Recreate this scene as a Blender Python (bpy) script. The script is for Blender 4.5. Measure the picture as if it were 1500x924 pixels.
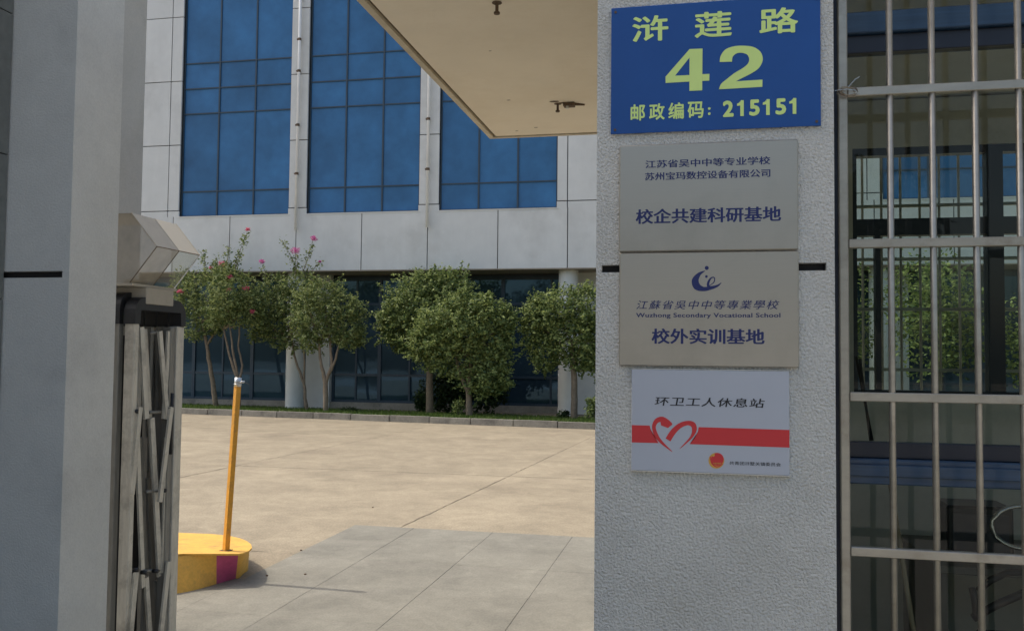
import bpy, bmesh, math, random
import numpy as np
from mathutils import Vector, Matrix, noise
random.seed(7); rng = np.random.default_rng(11)
for o in list(bpy.data.objects): bpy.data.objects.remove(o)
scene = bpy.context.scene; col = scene.collection
# ---------------------------------------------------------------- camera
F, YAW, PIT, ROL, HC = 1307.0, 0.20828, 0.04481, 0.010285, 1.55
fw = Vector((-math.sin(YAW)*math.cos(PIT), math.cos(YAW)*math.cos(PIT), math.sin(PIT)))
r0 = Vector((math.cos(YAW), math.sin(YAW), 0)); u0 = r0.cross(fw)
RX = math.cos(ROL)*r0 + math.sin(ROL)*u0; UX = -math.sin(ROL)*r0 + math.cos(ROL)*u0
cam = bpy.data.objects.new('camera', bpy.data.cameras.new('camera')); col.objects.link(cam)
cam.data.sensor_width = 36; cam.data.lens = F/1500*36; cam.data.clip_end = 600; cam.data.clip_start = .05
M4 = Matrix((RX, UX, -fw)).transposed().to_4x4(); M4.translation = Vector((0, 0, HC)); cam.matrix_world = M4
scene.camera = cam
def ray(x, y): return fw*F + RX*(x-750) - UX*(y-462)
def oY(x, y, Y): d = ray(x, y); return Vector((0, 0, HC)) + d*(Y/d.y)
def oX(x, y, X): d = ray(x, y); return Vector((0, 0, HC)) + d*(X/d.x)
def oZ(x, y, Z): d = ray(x, y); return Vector((0, 0, HC)) + d*((Z-HC)/d.z)
# ---------------------------------------------------------------- light
sun_dir = Vector((-.563, .016, .83)).normalized()
world = bpy.data.worlds.new("World"); scene.world = world; world.use_nodes = True
wn = world.node_tree.nodes; bg = wn['Background']
sky = wn.new('ShaderNodeTexSky'); sky.sky_type = 'NISHITA'; sky.sun_disc = False
sky.sun_elevation = math.asin(sun_dir.z); sky.sun_rotation = math.atan2(sun_dir.x, sun_dir.y)
sky.air_density = 1.3; sky.dust_density = 4.0; sky.ozone_density = .6
world.node_tree.links.new(sky.outputs[0], bg.inputs[0]); bg.inputs[1].default_value = 0.15
sl = bpy.data.lights.new('sun', 'SUN'); sl.energy = 2.0; sl.angle = math.radians(.6); sl.color = (1, .93, .82)
so = bpy.data.objects.new('sun', sl); col.objects.link(so); so.rotation_euler = sun_dir.to_track_quat('Z', 'Y').to_euler()
so.location = (0, 0, 30)
scene.view_settings.view_transform = 'Standard'; scene.view_settings.look = 'None'
scene.view_settings.exposure = 0.38; scene.view_settings.gamma = 1
scene.render.engine = 'CYCLES'
scene.cycles.max_bounces = 8; scene.cycles.diffuse_bounces = 4; scene.cycles.transparent_max_bounces = 16
# ---------------------------------------------------------------- materials
def mat(name, base, rough=.7, metal=0, var=.12, vscale=3, bump=0, bscale=40, base2=None, spec=.5, bdist=.01, stretch=None, dirt=None, dscale=1.2, detail=6, coat=0, island=False, grain=None, orand=0, mott=None):
    m = bpy.data.materials.new(name); m.use_nodes = True; nt = m.node_tree; N = nt.nodes; L = nt.links
    b = N['Principled BSDF']; b.inputs['Roughness'].default_value = rough; b.inputs['Metallic'].default_value = metal
    b.inputs['Specular IOR Level'].default_value = spec; b.inputs['Coat Weight'].default_value = coat
    tc = N.new('ShaderNodeTexCoord'); src = tc.outputs['Object']
    if stretch:
        mp = N.new('ShaderNodeMapping'); mp.inputs['Scale'].default_value = stretch; L.new(src, mp.inputs[0]); src2 = mp.outputs[0]
    else: src2 = src
    n = N.new('ShaderNodeTexNoise'); n.inputs['Scale'].default_value = vscale; n.inputs['Detail'].default_value = detail; n.inputs['Roughness'].default_value = .65
    L.new(src2, n.inputs['Vector'])
    rp = N.new('ShaderNodeValToRGB'); L.new(n.outputs[0], rp.inputs[0])
    b2 = base2 or tuple(min(1, c*(1+var)) for c in base); b1 = tuple(c*(1-var) for c in base) if not base2 else base
    rp.color_ramp.elements[0].position = .3; rp.color_ramp.elements[1].position = .7
    rp.color_ramp.elements[0].color = (*b1, 1); rp.color_ramp.elements[1].color = (*b2, 1)
    out = rp.outputs[0]
    if dirt:
        n3 = N.new('ShaderNodeTexNoise'); n3.inputs['Scale'].default_value = dscale; n3.inputs['Detail'].default_value = 8; n3.inputs['Roughness'].default_value = .7
        L.new(src, n3.inputs['Vector'])
        r3 = N.new('ShaderNodeValToRGB'); r3.color_ramp.elements[0].position = .5; r3.color_ramp.elements[1].position = .72
        L.new(n3.outputs[0], r3.inputs[0])
        mx = N.new('ShaderNodeMix'); mx.data_type = 'RGBA'; L.new(r3.outputs[0], mx.inputs[0]); L.new(out, mx.inputs[6]); mx.inputs[7].default_value = (*dirt, 1)
        out = mx.outputs[2]
    if island:
        g = N.new('ShaderNodeNewGeometry'); hs = N.new('ShaderNodeHueSaturation'); mr = N.new('ShaderNodeMapRange')
        mr.inputs['To Min'].default_value = .6; mr.inputs['To Max'].default_value = 1.5
        L.new(g.outputs['Random Per Island'], mr.inputs[0]); L.new(mr.outputs[0], hs.inputs['Value']); L.new(out, hs.inputs['Color']); out = hs.outputs[0]
    if mott:
        for (sc_, amt) in mott:
            n6 = N.new('ShaderNodeTexNoise'); n6.inputs['Scale'].default_value = sc_; n6.inputs['Detail'].default_value = 9; n6.inputs['Roughness'].default_value = .72; n6.inputs['Distortion'].default_value = 1.2
            L.new(src, n6.inputs['Vector']); r6 = N.new('ShaderNodeMapRange'); r6.inputs['From Min'].default_value = .35; r6.inputs['From Max'].default_value = .65
            r6.inputs['To Min'].default_value = 1-amt; r6.inputs['To Max'].default_value = 1+amt; L.new(n6.outputs[0], r6.inputs[0])
            h6 = N.new('ShaderNodeHueSaturation'); L.new(r6.outputs[0], h6.inputs['Value']); L.new(out, h6.inputs['Color']); out = h6.outputs[0]
    if grain:
        n4 = N.new('ShaderNodeTexNoise'); n4.inputs['Scale'].default_value = grain[0]; n4.inputs['Detail'].default_value = 3; L.new(src, n4.inputs['Vector'])
        r4 = N.new('ShaderNodeMapRange'); r4.inputs['From Min'].default_value = .3; r4.inputs['From Max'].default_value = .7
        r4.inputs['To Min'].default_value = 1-grain[1]; r4.inputs['To Max'].default_value = 1+grain[1]; L.new(n4.outputs[0], r4.inputs[0])
        h4 = N.new('ShaderNodeHueSaturation'); L.new(r4.outputs[0], h4.inputs['Value']); L.new(out, h4.inputs['Color']); out = h4.outputs[0]
    if orand:
        oi = N.new('ShaderNodeObjectInfo'); r5 = N.new('ShaderNodeMapRange'); r5.inputs['To Min'].default_value = 1-orand; r5.inputs['To Max'].default_value = 1+orand
        L.new(oi.outputs['Random'], r5.inputs[0]); h5 = N.new('ShaderNodeHueSaturation'); L.new(r5.outputs[0], h5.inputs['Value']); L.new(out, h5.inputs['Color']); out = h5.outputs[0]
    L.new(out, b.inputs['Base Color'])
    if bump:
        n2 = N.new('ShaderNodeTexNoise'); n2.inputs['Scale'].default_value = bscale; n2.inputs['Detail'].default_value = 4
        L.new(src2, n2.inputs['Vector'])
        bp = N.new('ShaderNodeBump'); bp.inputs['Strength'].default_value = bump; bp.inputs['Distance'].default_value = bdist
        L.new(n2.outputs[0], bp.inputs['Height']); L.new(bp.outputs[0], b.inputs['Normal'])
    return m
def glass(name, tint, refl=.12, rough=.01, wav=0):
    m = bpy.data.materials.new(name); m.use_nodes = True; nt = m.node_tree; N = nt.nodes; L = nt.links
    N.remove(N['Principled BSDF'])
    t = N.new('ShaderNodeBsdfTransparent'); t.inputs[0].default_value = (*tint, 1)
    g = N.new('ShaderNodeBsdfGlossy'); g.inputs['Roughness'].default_value = rough
    fr = N.new('ShaderNodeFresnel'); fr.inputs[0].default_value = 1.45
    ad = N.new('ShaderNodeMath'); ad.operation = 'ADD'; ad.use_clamp = True; ad.inputs[1].default_value = refl-.018
    mx = N.new('ShaderNodeMixShader'); L.new(fr.outputs[0], ad.inputs[0]); L.new(ad.outputs[0], mx.inputs[0]); L.new(t.outputs[0], mx.inputs[1]); L.new(g.outputs[0], mx.inputs[2])
    L.new(mx.outputs[0], N['Material Output'].inputs[0])
    return m
def leafmat(name, c1, c2):
    m = bpy.data.materials.new(name); m.use_nodes = True; nt = m.node_tree; N = nt.nodes; L = nt.links
    b = N['Principled BSDF']; b.inputs['Roughness'].default_value = .55; b.inputs['Specular IOR Level'].default_value = .35
    g = N.new('ShaderNodeNewGeometry'); rp = N.new('ShaderNodeValToRGB'); L.new(g.outputs['Random Per Island'], rp.inputs[0])
    rp.color_ramp.elements[0].color = (*c1, 1); rp.color_ramp.elements[1].color = (*c2, 1)
    tr = N.new('ShaderNodeBsdfTranslucent'); L.new(rp.outputs[0], tr.inputs[0]); L.new(rp.outputs[0], b.inputs['Base Color'])
    mx = N.new('ShaderNodeMixShader'); mx.inputs[0].default_value = .42
    L.new(b.outputs[0], mx.inputs[1]); L.new(tr.outputs[0], mx.inputs[2]); L.new(mx.outputs[0], N['Material Output'].inputs[0])
    return m
MT = {}
MT['concrete'] = mat('yard_concrete', (.325, .272, .190), .92, var=.13, vscale=1.6, bump=.8, bscale=45, bdist=.006, dirt=(.245, .203, .142), dscale=.55, detail=14, grain=(60, .16), orand=.04, mott=[(3.2, .10), (14, .08), (.35, .07)])
MT['joint'] = mat('joint_dirt', (.21, .178, .128), .95, var=.5, vscale=8)
MT['fine_joint'] = mat('fine_joint', (.20, .19, .158), .95, var=.25, vscale=6)
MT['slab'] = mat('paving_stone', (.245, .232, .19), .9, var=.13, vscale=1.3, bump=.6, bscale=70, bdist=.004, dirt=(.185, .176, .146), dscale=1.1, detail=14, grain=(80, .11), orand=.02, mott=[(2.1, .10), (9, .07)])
MT['asphalt'] = mat('street_paving', (.40, .375, .33), .9, bump=.5, bscale=80)
MT['grass'] = mat('lawn_soil', (.05, .085, .022), .9, var=.3, vscale=4)
MT['blade'] = leafmat('grass_blade', (.05, .10, .015), (.12, .17, .035))
MT['kerb'] = mat('kerb_concrete', (.26, .24, .20), .9, var=.2, vscale=3, bump=.4, dirt=(.12, .11, .095), dscale=2.2, orand=.12, grain=(40, .12))
MT['clad'] = mat('cladding_panel', (.64, .65, .64), .55, var=.05, vscale=.8, bump=.1, bscale=6, dirt=(.53, .535, .52), dscale=.5, stretch=(2, 2, .35), grain=(3, .03), orand=.03)
MT['gap'] = mat('cladding_joint', (.06, .065, .07), .9)
MT['bglass'] = mat('blue_film_glass', (.034, .142, .325), .24, var=.22, vscale=1.1, spec=.35, bump=.12, bscale=.7, bdist=.05, orand=.09)
MT['_'] = None; MT['mull'] = mat('dark_blue_mullion', (.03, .055, .085), .4)
MT['dglass'] = mat('dark_tinted_glass', (.026, .048, .07), .03, spec=.9, var=.2, vscale=.6, bump=.04, bscale=1.2, bdist=.03)
MT['dglass'].node_tree.nodes['Principled BSDF'].inputs['Specular Tint'].default_value = (.35, .62, .9, 1)
MT['soffit'] = mat('soffit_render', (.33, .28, .22), .9)
MT['column'] = mat('column_paint', (.68, .68, .65), .6, var=.07, vscale=2)
MT['pipe'] = mat('white_pipe', (.86, .87, .88), .35, var=.06)
MT['rust'] = mat('rusty_steel', (.12, .08, .05), .8, var=.4, vscale=30)
MT['stucco'] = mat('rough_stucco', (.755, .75, .70), .9, var=.05, vscale=5, bump=1.0, bscale=140, bdist=.018, dirt=(.66, .65, .595), dscale=3, grain=(150, .12))
MT['smooth'] = mat('painted_render', (.60, .595, .56), .8, var=.07, vscale=5, bump=.7, bscale=150, bdist=.003, dirt=(.47, .465, .44), dscale=2.5, grain=(140, .05))
MT['smoothwarm'] = mat('weathered_render', (.47, .455, .42), .85, var=.08, vscale=4, bump=.6, bscale=120, bdist=.004, dirt=(.36, .345, .31), dscale=2, grain=(120, .05))
MT['tile'] = mat('granite_cladding', (.17, .175, .16), .7, var=.15, vscale=25)
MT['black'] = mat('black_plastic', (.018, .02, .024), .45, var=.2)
MT['dark'] = mat('dark_groove', (.02, .02, .022), .9)
MT['canopy'] = mat('canopy_cream_paint', (.88, .80, .655), .75, var=.035, vscale=2.5, bump=.15, bscale=30, dirt=(.82, .73, .575), dscale=1.6)
MT['fascia'] = mat('canopy_edge_paint', (.60, .54, .42), .8, var=.15, vscale=8)
MT['stain'] = mat('groove_stain', (.16, .12, .08), .9, var=.4, vscale=20)
MT['blue'] = mat('blue_enamel', (.018, .085, .30), .38, var=.06, vscale=6, spec=.3)
MT['lime'] = mat('lime_print', (.66, .84, .27), .6, var=.04)
MT['steel'] = mat('brushed_steel', (.46, .43, .375), .36, metal=.85, var=.025, vscale=14, stretch=(.3, 1, 60), bump=.03, bscale=60, bdist=.0005, dirt=(.39, .365, .315), dscale=2.2)
MT['navy'] = mat('navy_print', (.013, .024, .125), .6, var=.1)
MT['ink'] = mat('black_print', (.015, .015, .018), .6)
MT['sheet'] = mat('silver_grey_sheet', (.47, .50, .56), .5, metal=.15, var=.04, vscale=2)
MT['red'] = mat('red_print', (.62, .035, .04), .5, var=.04)
MT['gold'] = mat('gold_print', (.65, .36, .06), .5, var=.1)
MT['bar'] = mat('grille_steel', (.40, .375, .32), .38, metal=.65, var=.12, vscale=9, stretch=(1, 1, 3), bump=.15, bscale=60, bdist=.001, dirt=(.29, .26, .21), dscale=9)
MT['frame'] = mat('navy_window_frame', (.014, .02, .036), .4, var=.2)
MT['framerail'] = mat('blue_window_rail', (.028, .066, .125), .3, var=.25, vscale=4, stretch=(1, 1, 25))  # brighter blue than the navy frame
MT['wglass'] = glass('window_glass', (.70, .77, .74), .012)
MT['room'] = mat('room_plaster', (.62, .59, .51), .9, var=.12, vscale=2, dirt=(.45, .42, .35), dscale=2)
MT['floor'] = mat('room_floor', (.16, .15, .13), .5)
MT['alu'] = mat('weathered_aluminium', (.60, .57, .50), .5, metal=.25, var=.14, vscale=12, stretch=(6, 6, .8), bump=.15, bscale=40, bdist=.001, dirt=(.34, .32, .28), dscale=8)
MT['alud'] = mat('dull_shaded_aluminium', (.25, .243, .22), .5, metal=.3, var=.2, vscale=12, stretch=(6, 6, .8))  # darker aluminium: shade of the deeper gate parts put into the colour
MT['beige'] = mat('beige_panel', (.42, .385, .32), .6, var=.08, vscale=6, dirt=(.33, .30, .25), dscale=6)
MT['cream'] = mat('cream_panel', (.70, .62, .48), .5, var=.04)
MT['clear'] = glass('clear_acrylic', (.86, .87, .84), .06, .05)
MT['milky'] = mat('milky_acrylic', (.33, .30, .245), .35, var=.2, vscale=9)
MT['milky'].node_tree.nodes['Principled BSDF'].inputs['Alpha'].default_value = .72
MT['yellow'] = mat('yellow_paint', (.78, .44, .085), .75, var=.10, vscale=9, bump=.35, bscale=40, bdist=.003, dirt=(.52, .29, .09), dscale=7, grain=(60, .08))
MT['pink'] = mat('pink_stripe', (.50, .085, .21), .7, var=.15, vscale=14, dirt=(.33, .10, .15), dscale=9)
MT['rod'] = mat('orange_yellow_paint', (.70, .33, .03), .5, var=.12, vscale=30, dirt=(.42, .22, .05), dscale=20)
MT['clamp'] = mat('galvanised_clamp', (.6, .62, .62), .3, metal=.8)
MT['bark'] = mat('pale_bark', (.20, .155, .11), .9, var=.3, vscale=12, bump=.6, bscale=30)
MT['osm'] = leafmat('osmanthus_leaf', (.05, .10, .035), (.38, .44, .15))
MT['crape'] = leafmat('myrtle_leaf', (.06, .11, .035), (.34, .38, .14))
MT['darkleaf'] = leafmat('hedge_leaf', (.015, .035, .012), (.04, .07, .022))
MT['tan_leaf'] = leafmat('dry_grass_leaf', (.18, .2, .05), (.35, .36, .10))
MT['pinkfl'] = leafmat('pink_petal', (.55, .10, .20), (.85, .25, .35))
MT['magfl'] = leafmat('magenta_petal', (.45, .07, .30), (.75, .2, .45))
MT['redcloth'] = mat('maroon_cloth', (.10, .025, .03), .9)
MT['chrome'] = mat('chrome_tube', (.6, .6, .6), .15, metal=1)
MT['wood'] = mat('broom_wood', (.30, .24, .16), .7)
# ---------------------------------------------------------------- mesh helpers
def link(name, me, parent=None):
    o = bpy.data.objects.new(name, me); col.objects.link(o)
    if parent is not None: o.parent = parent
    return o
def tag(o, label=None, cat=None, group=None, kind=None):
    if label: o['label'] = label
    if cat: o['category'] = cat
    if group: o['group'] = group
    if kind: o['kind'] = kind
    return o
def empty(name, loc=(0, 0, 0)):
    o = bpy.data.objects.new(name, None); col.objects.link(o); o.location = loc; o.empty_display_size = .2
    return o
class MB:
    def __init__(s): s.v = []; s.f = []; s.m = []
    def face(s, pts, mi=0):
        n = len(s.v); s.v += [tuple(p) for p in pts]; s.f.append(tuple(range(n, n+len(pts)))); s.m.append(mi); return s
    def box(s, x0, x1, y0, y1, z0, z1, mi=0, bev=0):
        n = len(s.v)
        if bev <= 0:
            s.v += [(x, y, z) for z in (z0, z1) for y in (y0, y1) for x in (x0, x1)]
            for q in ((0, 2, 3, 1), (4, 5, 7, 6), (0, 1, 5, 4), (2, 6, 7, 3), (0, 4, 6, 2), (1, 3, 7, 5)): s.f.append(tuple(n+i for i in q)); s.m.append(mi)
        else:
            bm = bmesh.new(); bmesh.ops.create_cube(bm, size=1)
            for v in bm.verts: v.co = Vector(((x0+x1)/2+v.co.x*(x1-x0), (y0+y1)/2+v.co.y*(y1-y0), (z0+z1)/2+v.co.z*(z1-z0)))
            bmesh.ops.bevel(bm, geom=bm.edges[:], offset=bev, segments=1, affect='EDGES')
            bm.verts.index_update()
            s.v += [tuple(v.co) for v in bm.verts]
            for f in bm.faces: s.f.append(tuple(n+v.index for v in f.verts)); s.m.append(mi)
            bm.free()
        return s
    def tube(s, pts, rad, k=8, mi=0, cap=True):
        pts = [Vector(p) for p in pts]; R = rad if isinstance(rad, (list, tuple)) else [rad]*len(pts)
        n0 = len(s.v); up = Vector((0, 0, 1))
        for i, p in enumerate(pts):
            d = (pts[min(i+1, len(pts)-1)]-pts[max(i-1, 0)]).normalized()
            a = d.cross(Vector((0, 1, 0)) if abs(d.z) > .8 else up).normalized(); b = d.cross(a)
            for j in range(k):
                t = 2*math.pi*j/k+math.pi/k; s.v.append(tuple(p+(a*math.cos(t)+b*math.sin(t))*R[i]))
        for i in range(len(pts)-1):
            for j in range(k):
                q = (n0+i*k+j, n0+i*k+(j+1) % k, n0+(i+1)*k+(j+1) % k, n0+(i+1)*k+j); s.f.append(q); s.m.append(mi)
        if cap:
            s.f.append(tuple(n0+j for j in range(k))); s.m.append(mi)
            s.f.append(tuple(n0+(len(pts)-1)*k+j for j in range(k))); s.m.append(mi)
        return s
    def bar(s, a, b, w, d, wdir=(0, 1, 0), mi=0):
        a = Vector(a); b = Vector(b); t = (b-a).normalized(); wd = Vector(wdir); wd = (wd-t*wd.dot(t)).normalized(); dd = t.cross(wd)
        n = len(s.v)
        for p in (a, b):
            for sx, sy in ((-1, -1), (1, -1), (1, 1), (-1, 1)): s.v.append(tuple(p+wd*sx*w/2+dd*sy*d/2))
        for q in ((0, 3, 2, 1), (4, 5, 6, 7), (0, 1, 5, 4), (1, 2, 6, 5), (2, 3, 7, 6), (3, 0, 4, 7)): s.f.append(tuple(n+i for i in q)); s.m.append(mi)
        return s
    def prism(s, poly, axis, a, b, mi=0):
        # poly of 2D points extruded along an axis ('x' uses (y,z), 'y' uses (x,z), 'z' uses (x,y))
        def P(u, v, t): return {'x': (t, u, v), 'y': (u, t, v), 'z': (u, v, t)}[axis]
        n = len(s.v); k = len(poly)
        s.v += [P(u, v, a) for u, v in poly]+[P(u, v, b) for u, v in poly]
        s.f.append(tuple(range(n, n+k))); s.m.append(mi); s.f.append(tuple(range(n+2*k-1, n+k-1, -1))); s.m.append(mi)
        for i in range(k): j = (i+1) % k; s.f.append((n+i, n+k+i, n+k+j, n+j)); s.m.append(mi)
        return s
    def mesh(s, name, mats, smooth=False):
        me = bpy.data.meshes.new(name); me.from_pydata(s.v, [], s.f)
        for m in (mats if isinstance(mats, (list, tuple)) else [mats]): me.materials.append(m)
        me.polygons.foreach_set('material_index', s.m)
        if smooth: me.polygons.foreach_set('use_smooth', [True]*len(s.f))
        bm = bmesh.new(); bm.from_mesh(me); bmesh.ops.recalc_face_normals(bm, faces=bm.faces); bm.to_mesh(me); bm.free()
        return me
    def build(s, name, mats, parent=None, smooth=False): return link(name, s.mesh(name, mats, smooth), parent)
def box(name, m, x0, x1, y0, y1, z0, z1, parent=None, bev=0): return MB().box(x0, x1, y0, y1, z0, z1, bev=bev).build(name, m, parent)
def leaves(name, centres, size, m, parent=None, up=.35, aspect=.5, radial=None):
    # centres: (n,3) array; each leaf a pointed quad of its own
    n = len(centres); a = rng.normal(size=(n, 3)); a[:, 2] *= .6; a /= np.linalg.norm(a, axis=1)[:, None]
    nn = rng.normal(size=(n, 3)); nn[:, 2] += up*3
    if radial is not None: nn += radial*1.2
    b = np.cross(nn, a); b /= np.linalg.norm(b, axis=1)[:, None]
    s = size*rng.uniform(.6, 1.35, n)[:, None]
    v = np.empty((n, 4, 3)); v[:, 0] = centres-a*s/2; v[:, 1] = centres+b*s*aspect/2; v[:, 2] = centres+a*s/2; v[:, 3] = centres-b*s*aspect/2
    me = bpy.data.meshes.new(name); me.vertices.add(n*4); me.loops.add(n*4); me.polygons.add(n)
    me.vertices.foreach_set('co', v.reshape(-1)); me.loops.foreach_set('vertex_index', np.arange(n*4))
    me.polygons.foreach_set('loop_start', np.arange(n)*4); me.materials.append(m); me.update(calc_edges=True)
    return link(name, me, parent)
def blob_points(blobs, n, surf=.55):
    # blobs: list of (centre, (rx,ry,rz)); points fill lumpy ellipsoids, denser near the skin
    w = np.array([b[1][0]*b[1][2] for b in blobs]); w = w/w.sum(); P = []; Rr = []
    for (c, r), q in zip(blobs, w):
        k = int(n*q); d = rng.normal(size=(k, 3)); d /= np.linalg.norm(d, axis=1)[:, None]
        rad = surf+(1-surf)*rng.random(k)**.6
        lump = np.array([noise.noise(Vector(x)*2.3+Vector(c)*3.1) for x in d])
        lump2 = np.array([noise.noise(Vector(x)*6.1+Vector(c)*1.7) for x in d]); rad = rad*(1.1+.5*lump+.32*lump2)
        ok = np.array([noise.noise(Vector(x)*4.2+Vector(c)) for x in d]) > -.16
        d2 = d[ok]; rad = rad[ok]
        P.append(np.array(c)+d2*rad[:, None]*np.array(r)); Rr.append(d2)
    return np.concatenate(P), np.concatenate(Rr)
# ---------------------------------------------------------------- lettering
_cache = {}
def glyph_mesh(text, weight2=0.0, spread=0.0, shear=0.0, spacing=1.0):
    cu = bpy.data.curves.new('txt', 'FONT'); cu.body = text; cu.shear = shear; cu.space_character = spacing; cu.resolution_u = 3
    o = bpy.data.objects.new('txt', cu); col.objects.link(o)
    bpy.context.view_layer.update()
    dg = bpy.context.evaluated_depsgraph_get(); me = bpy.data.meshes.new_from_object(o.evaluated_get(dg))
    V = [(v.co.x, v.co.y) for v in me.vertices]; Fc = [tuple(p.vertices) for p in me.polygons]
    bpy.data.objects.remove(o); bpy.data.curves.remove(cu); bpy.data.meshes.remove(me)
    if weight2:
        V0 = V; F0 = Fc; V = []; Fc = []
        offs = [(0, 0)]+[(math.cos(q*math.pi/4)*weight2, math.sin(q*math.pi/4)*weight2) for q in range(8)]
        for i, (dx, dy) in enumerate(offs):
            n = len(V); V += [(x+dx, y+dy, i*.00001) for x, y in V0]; Fc += [tuple(n+j for j in f) for f in F0]
    if spread:
        V0 = V; F0 = Fc; V = []; Fc = []
        for i, dx in enumerate((-spread, 0, spread)):
            n = len(V); V += [(v[0]+dx, v[1], i*.00012+(v[2] if len(v) > 2 else 0)) for v in V0]; Fc += [tuple(n+j for j in f) for f in F0]
    return [(v[0], v[1], v[2] if len(v) > 2 else 0) for v in V], Fc
def letters(text, TL, BR, Y, m, parent, weight=0.0, spread=0.0, shear=0.0, name='lettering', spacing=1.0):
    a = oY(*TL, Y); b = oY(*BR, Y); X0, X1, Z1, Z0 = a.x, b.x, a.z, b.z
    V, Fc = glyph_mesh(text, weight, spread, shear, spacing)
    xs = [v[0] for v in V]; ys = [v[1] for v in V]; x0, x1, y0, y1 = min(xs), max(xs), min(ys), max(ys)
    W = [(X0+(x-x0)/(x1-x0)*(X1-X0), Y-z, Z0+(y-y0)/(y1-y0)*(Z1-Z0)) for x, y, z in V]
    me = bpy.data.meshes.new(name); me.from_pydata(W, [], Fc); me.materials.append(m); me.update()
    return link(name, me, parent)
# ================================================================ GROUND
tag(box('ground', MT['joint'], -150, 150, -60, 260, -.3, -.03), kind='structure')
tag(box('street', MT['asphalt'], -60, 60, -18, 1.2, -.028, -.012), kind='structure')
yard = tag(box('yard', MT['joint'], -45, 45, 1.2, 24.5, -.029, -.012), kind='structure')
def kerbY(X): return 20.36+(X+12.703)*(18.967-20.357)/(-2.207+12.703)
rk = random.Random(3)
xs = [-34, -26, -18, -14.0, -10.25, -6.45, -2.63, 1.1, 4.9, 8.7, 17, 25]; ys = [1.2, 6.52, 11.3, 16.1, 21.2]
for i in range(len(xs)-1):
    for j in range(len(ys)-1):
        g = .0035; x0, x1, y0, y1 = xs[i]+g, xs[i+1]-g, ys[j]+g, ys[j+1]-g
        dz = rk.uniform(-.002, 0)
        sk = lambda Y: .062*(Y-7.8)
        MB().prism([(x0+sk(y0), y0), (x1+sk(y0), y0), (x1+sk(y1), y1), (x0+sk(y1), y1)], 'z', -.0119, dz).build('concrete_slab', MT['concrete'], yard)
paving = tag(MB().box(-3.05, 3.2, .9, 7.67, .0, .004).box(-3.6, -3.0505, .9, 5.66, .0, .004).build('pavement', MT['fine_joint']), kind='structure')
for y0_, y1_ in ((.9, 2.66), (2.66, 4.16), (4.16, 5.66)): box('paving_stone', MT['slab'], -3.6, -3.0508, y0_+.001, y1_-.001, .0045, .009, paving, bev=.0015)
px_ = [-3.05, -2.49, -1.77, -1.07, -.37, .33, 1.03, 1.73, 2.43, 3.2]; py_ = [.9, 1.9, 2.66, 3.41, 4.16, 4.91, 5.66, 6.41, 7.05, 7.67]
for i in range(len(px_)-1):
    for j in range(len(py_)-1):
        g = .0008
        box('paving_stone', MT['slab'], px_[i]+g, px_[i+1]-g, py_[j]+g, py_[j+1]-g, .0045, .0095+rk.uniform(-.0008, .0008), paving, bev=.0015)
# broken joint lines and fine cracks as thin dark chips lying in the surface
def crack(P, w, name='crack', seed=1):
    q = random.Random(seed); m = MB(); pts = []
    for i in range(len(P)-1):
        a, b = Vector(P[i]), Vector(P[i+1]); n = max(2, int((b-a).length/.12))
        for k in range(n): pts.append(a.lerp(b, k/n)+Vector((q.uniform(-.012, .012), q.uniform(-.012, .012), 0)))
    for i in range(len(pts)-1):
        if q.random() < .25: continue
        a, b = pts[i], pts[i+1]; d = (b-a).normalized(); nn = Vector((-d.y, d.x, 0))*w*q.uniform(.3, 1)
        m.face([a-nn, b-nn*.8, b+nn*.8, a+nn])
    return m.build(name, MT['joint'], yard)
zc = .0015
crack([(-2.63, 7.8, zc), (-2.55, 9.2, zc), (-2.45, 10.8, zc), (-2.3, 13.2, zc), (-2.12, 16, zc)], .009, seed=3)
crack([(-6.4, 8.4, zc), (-6.25, 11, zc), (-6.1, 13.5, zc), (-5.7, 17.5, zc)], .009, seed=4)
crack([(-4.9, 6.53, zc), (-3.2, 6.5, zc)], .006, seed=5)
crack([(-5.2, 9.6, zc), (-4.4, 10.1, zc), (-3.9, 10.0, zc), (-3.2, 10.6, zc)], .004, seed=6)
crack([(-2.0, 12.0, zc), (-1.3, 11.4, zc), (-.6, 11.6, zc)], .004, seed=7)
# kerb
ks = tag(empty('kerb'), kind='structure')
x = -24.0; first = None
while x < 10:
    L = 1.0; ya, yb = kerbY(x), kerbY(x+L-.02); j = rk.uniform(-.008, .008)
    m = MB().prism([(x, ya+j), (x+L-.02, yb+j), (x+L-.02, yb+j+.14), (x, ya+j+.14)], 'z', -.02, .14+rk.uniform(-.006, .006))
    m.build('kerb_stone', MT['kerb'], ks)
    x += L
def gz(X, Y): return .135-.045*(Y-kerbY(X)-.14)
m = MB()
for i in range(68):
    xa = -24+i*.5; xb = xa+.5
    for (q0, q1) in ((0, .33), (.33, .66), (.66, 1)):
        P = []
        for xx, q in ((xa, q0), (xb, q0), (xb, q1), (xa, q1)):
            yk = kerbY(xx)+.141; yy = yk+(24.3-yk)*q; P.append((xx, yy, gz(xx, yy)))
        m.face(P)
tag(m.build('lawn', MT['grass']), kind='structure')
n = 26000; gx = rng.uniform(-17, 9, n); gy = np.array([kerbY(x)+.15 for x in gx])+rng.random(n)**1.3*3.6
gzz = .135-.045*(gy-np.array([kerbY(x) for x in gx])-.14)
h = rng.uniform(.03, .085, n); ang = rng.uniform(0, 6.28, n); w = .012
v = np.empty((n, 3, 3)); v[:, 0] = np.stack([gx-np.cos(ang)*w, gy-np.sin(ang)*w, gzz], 1); v[:, 1] = np.stack([gx+np.cos(ang)*w, gy+np.sin(ang)*w, gzz], 1)
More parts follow.
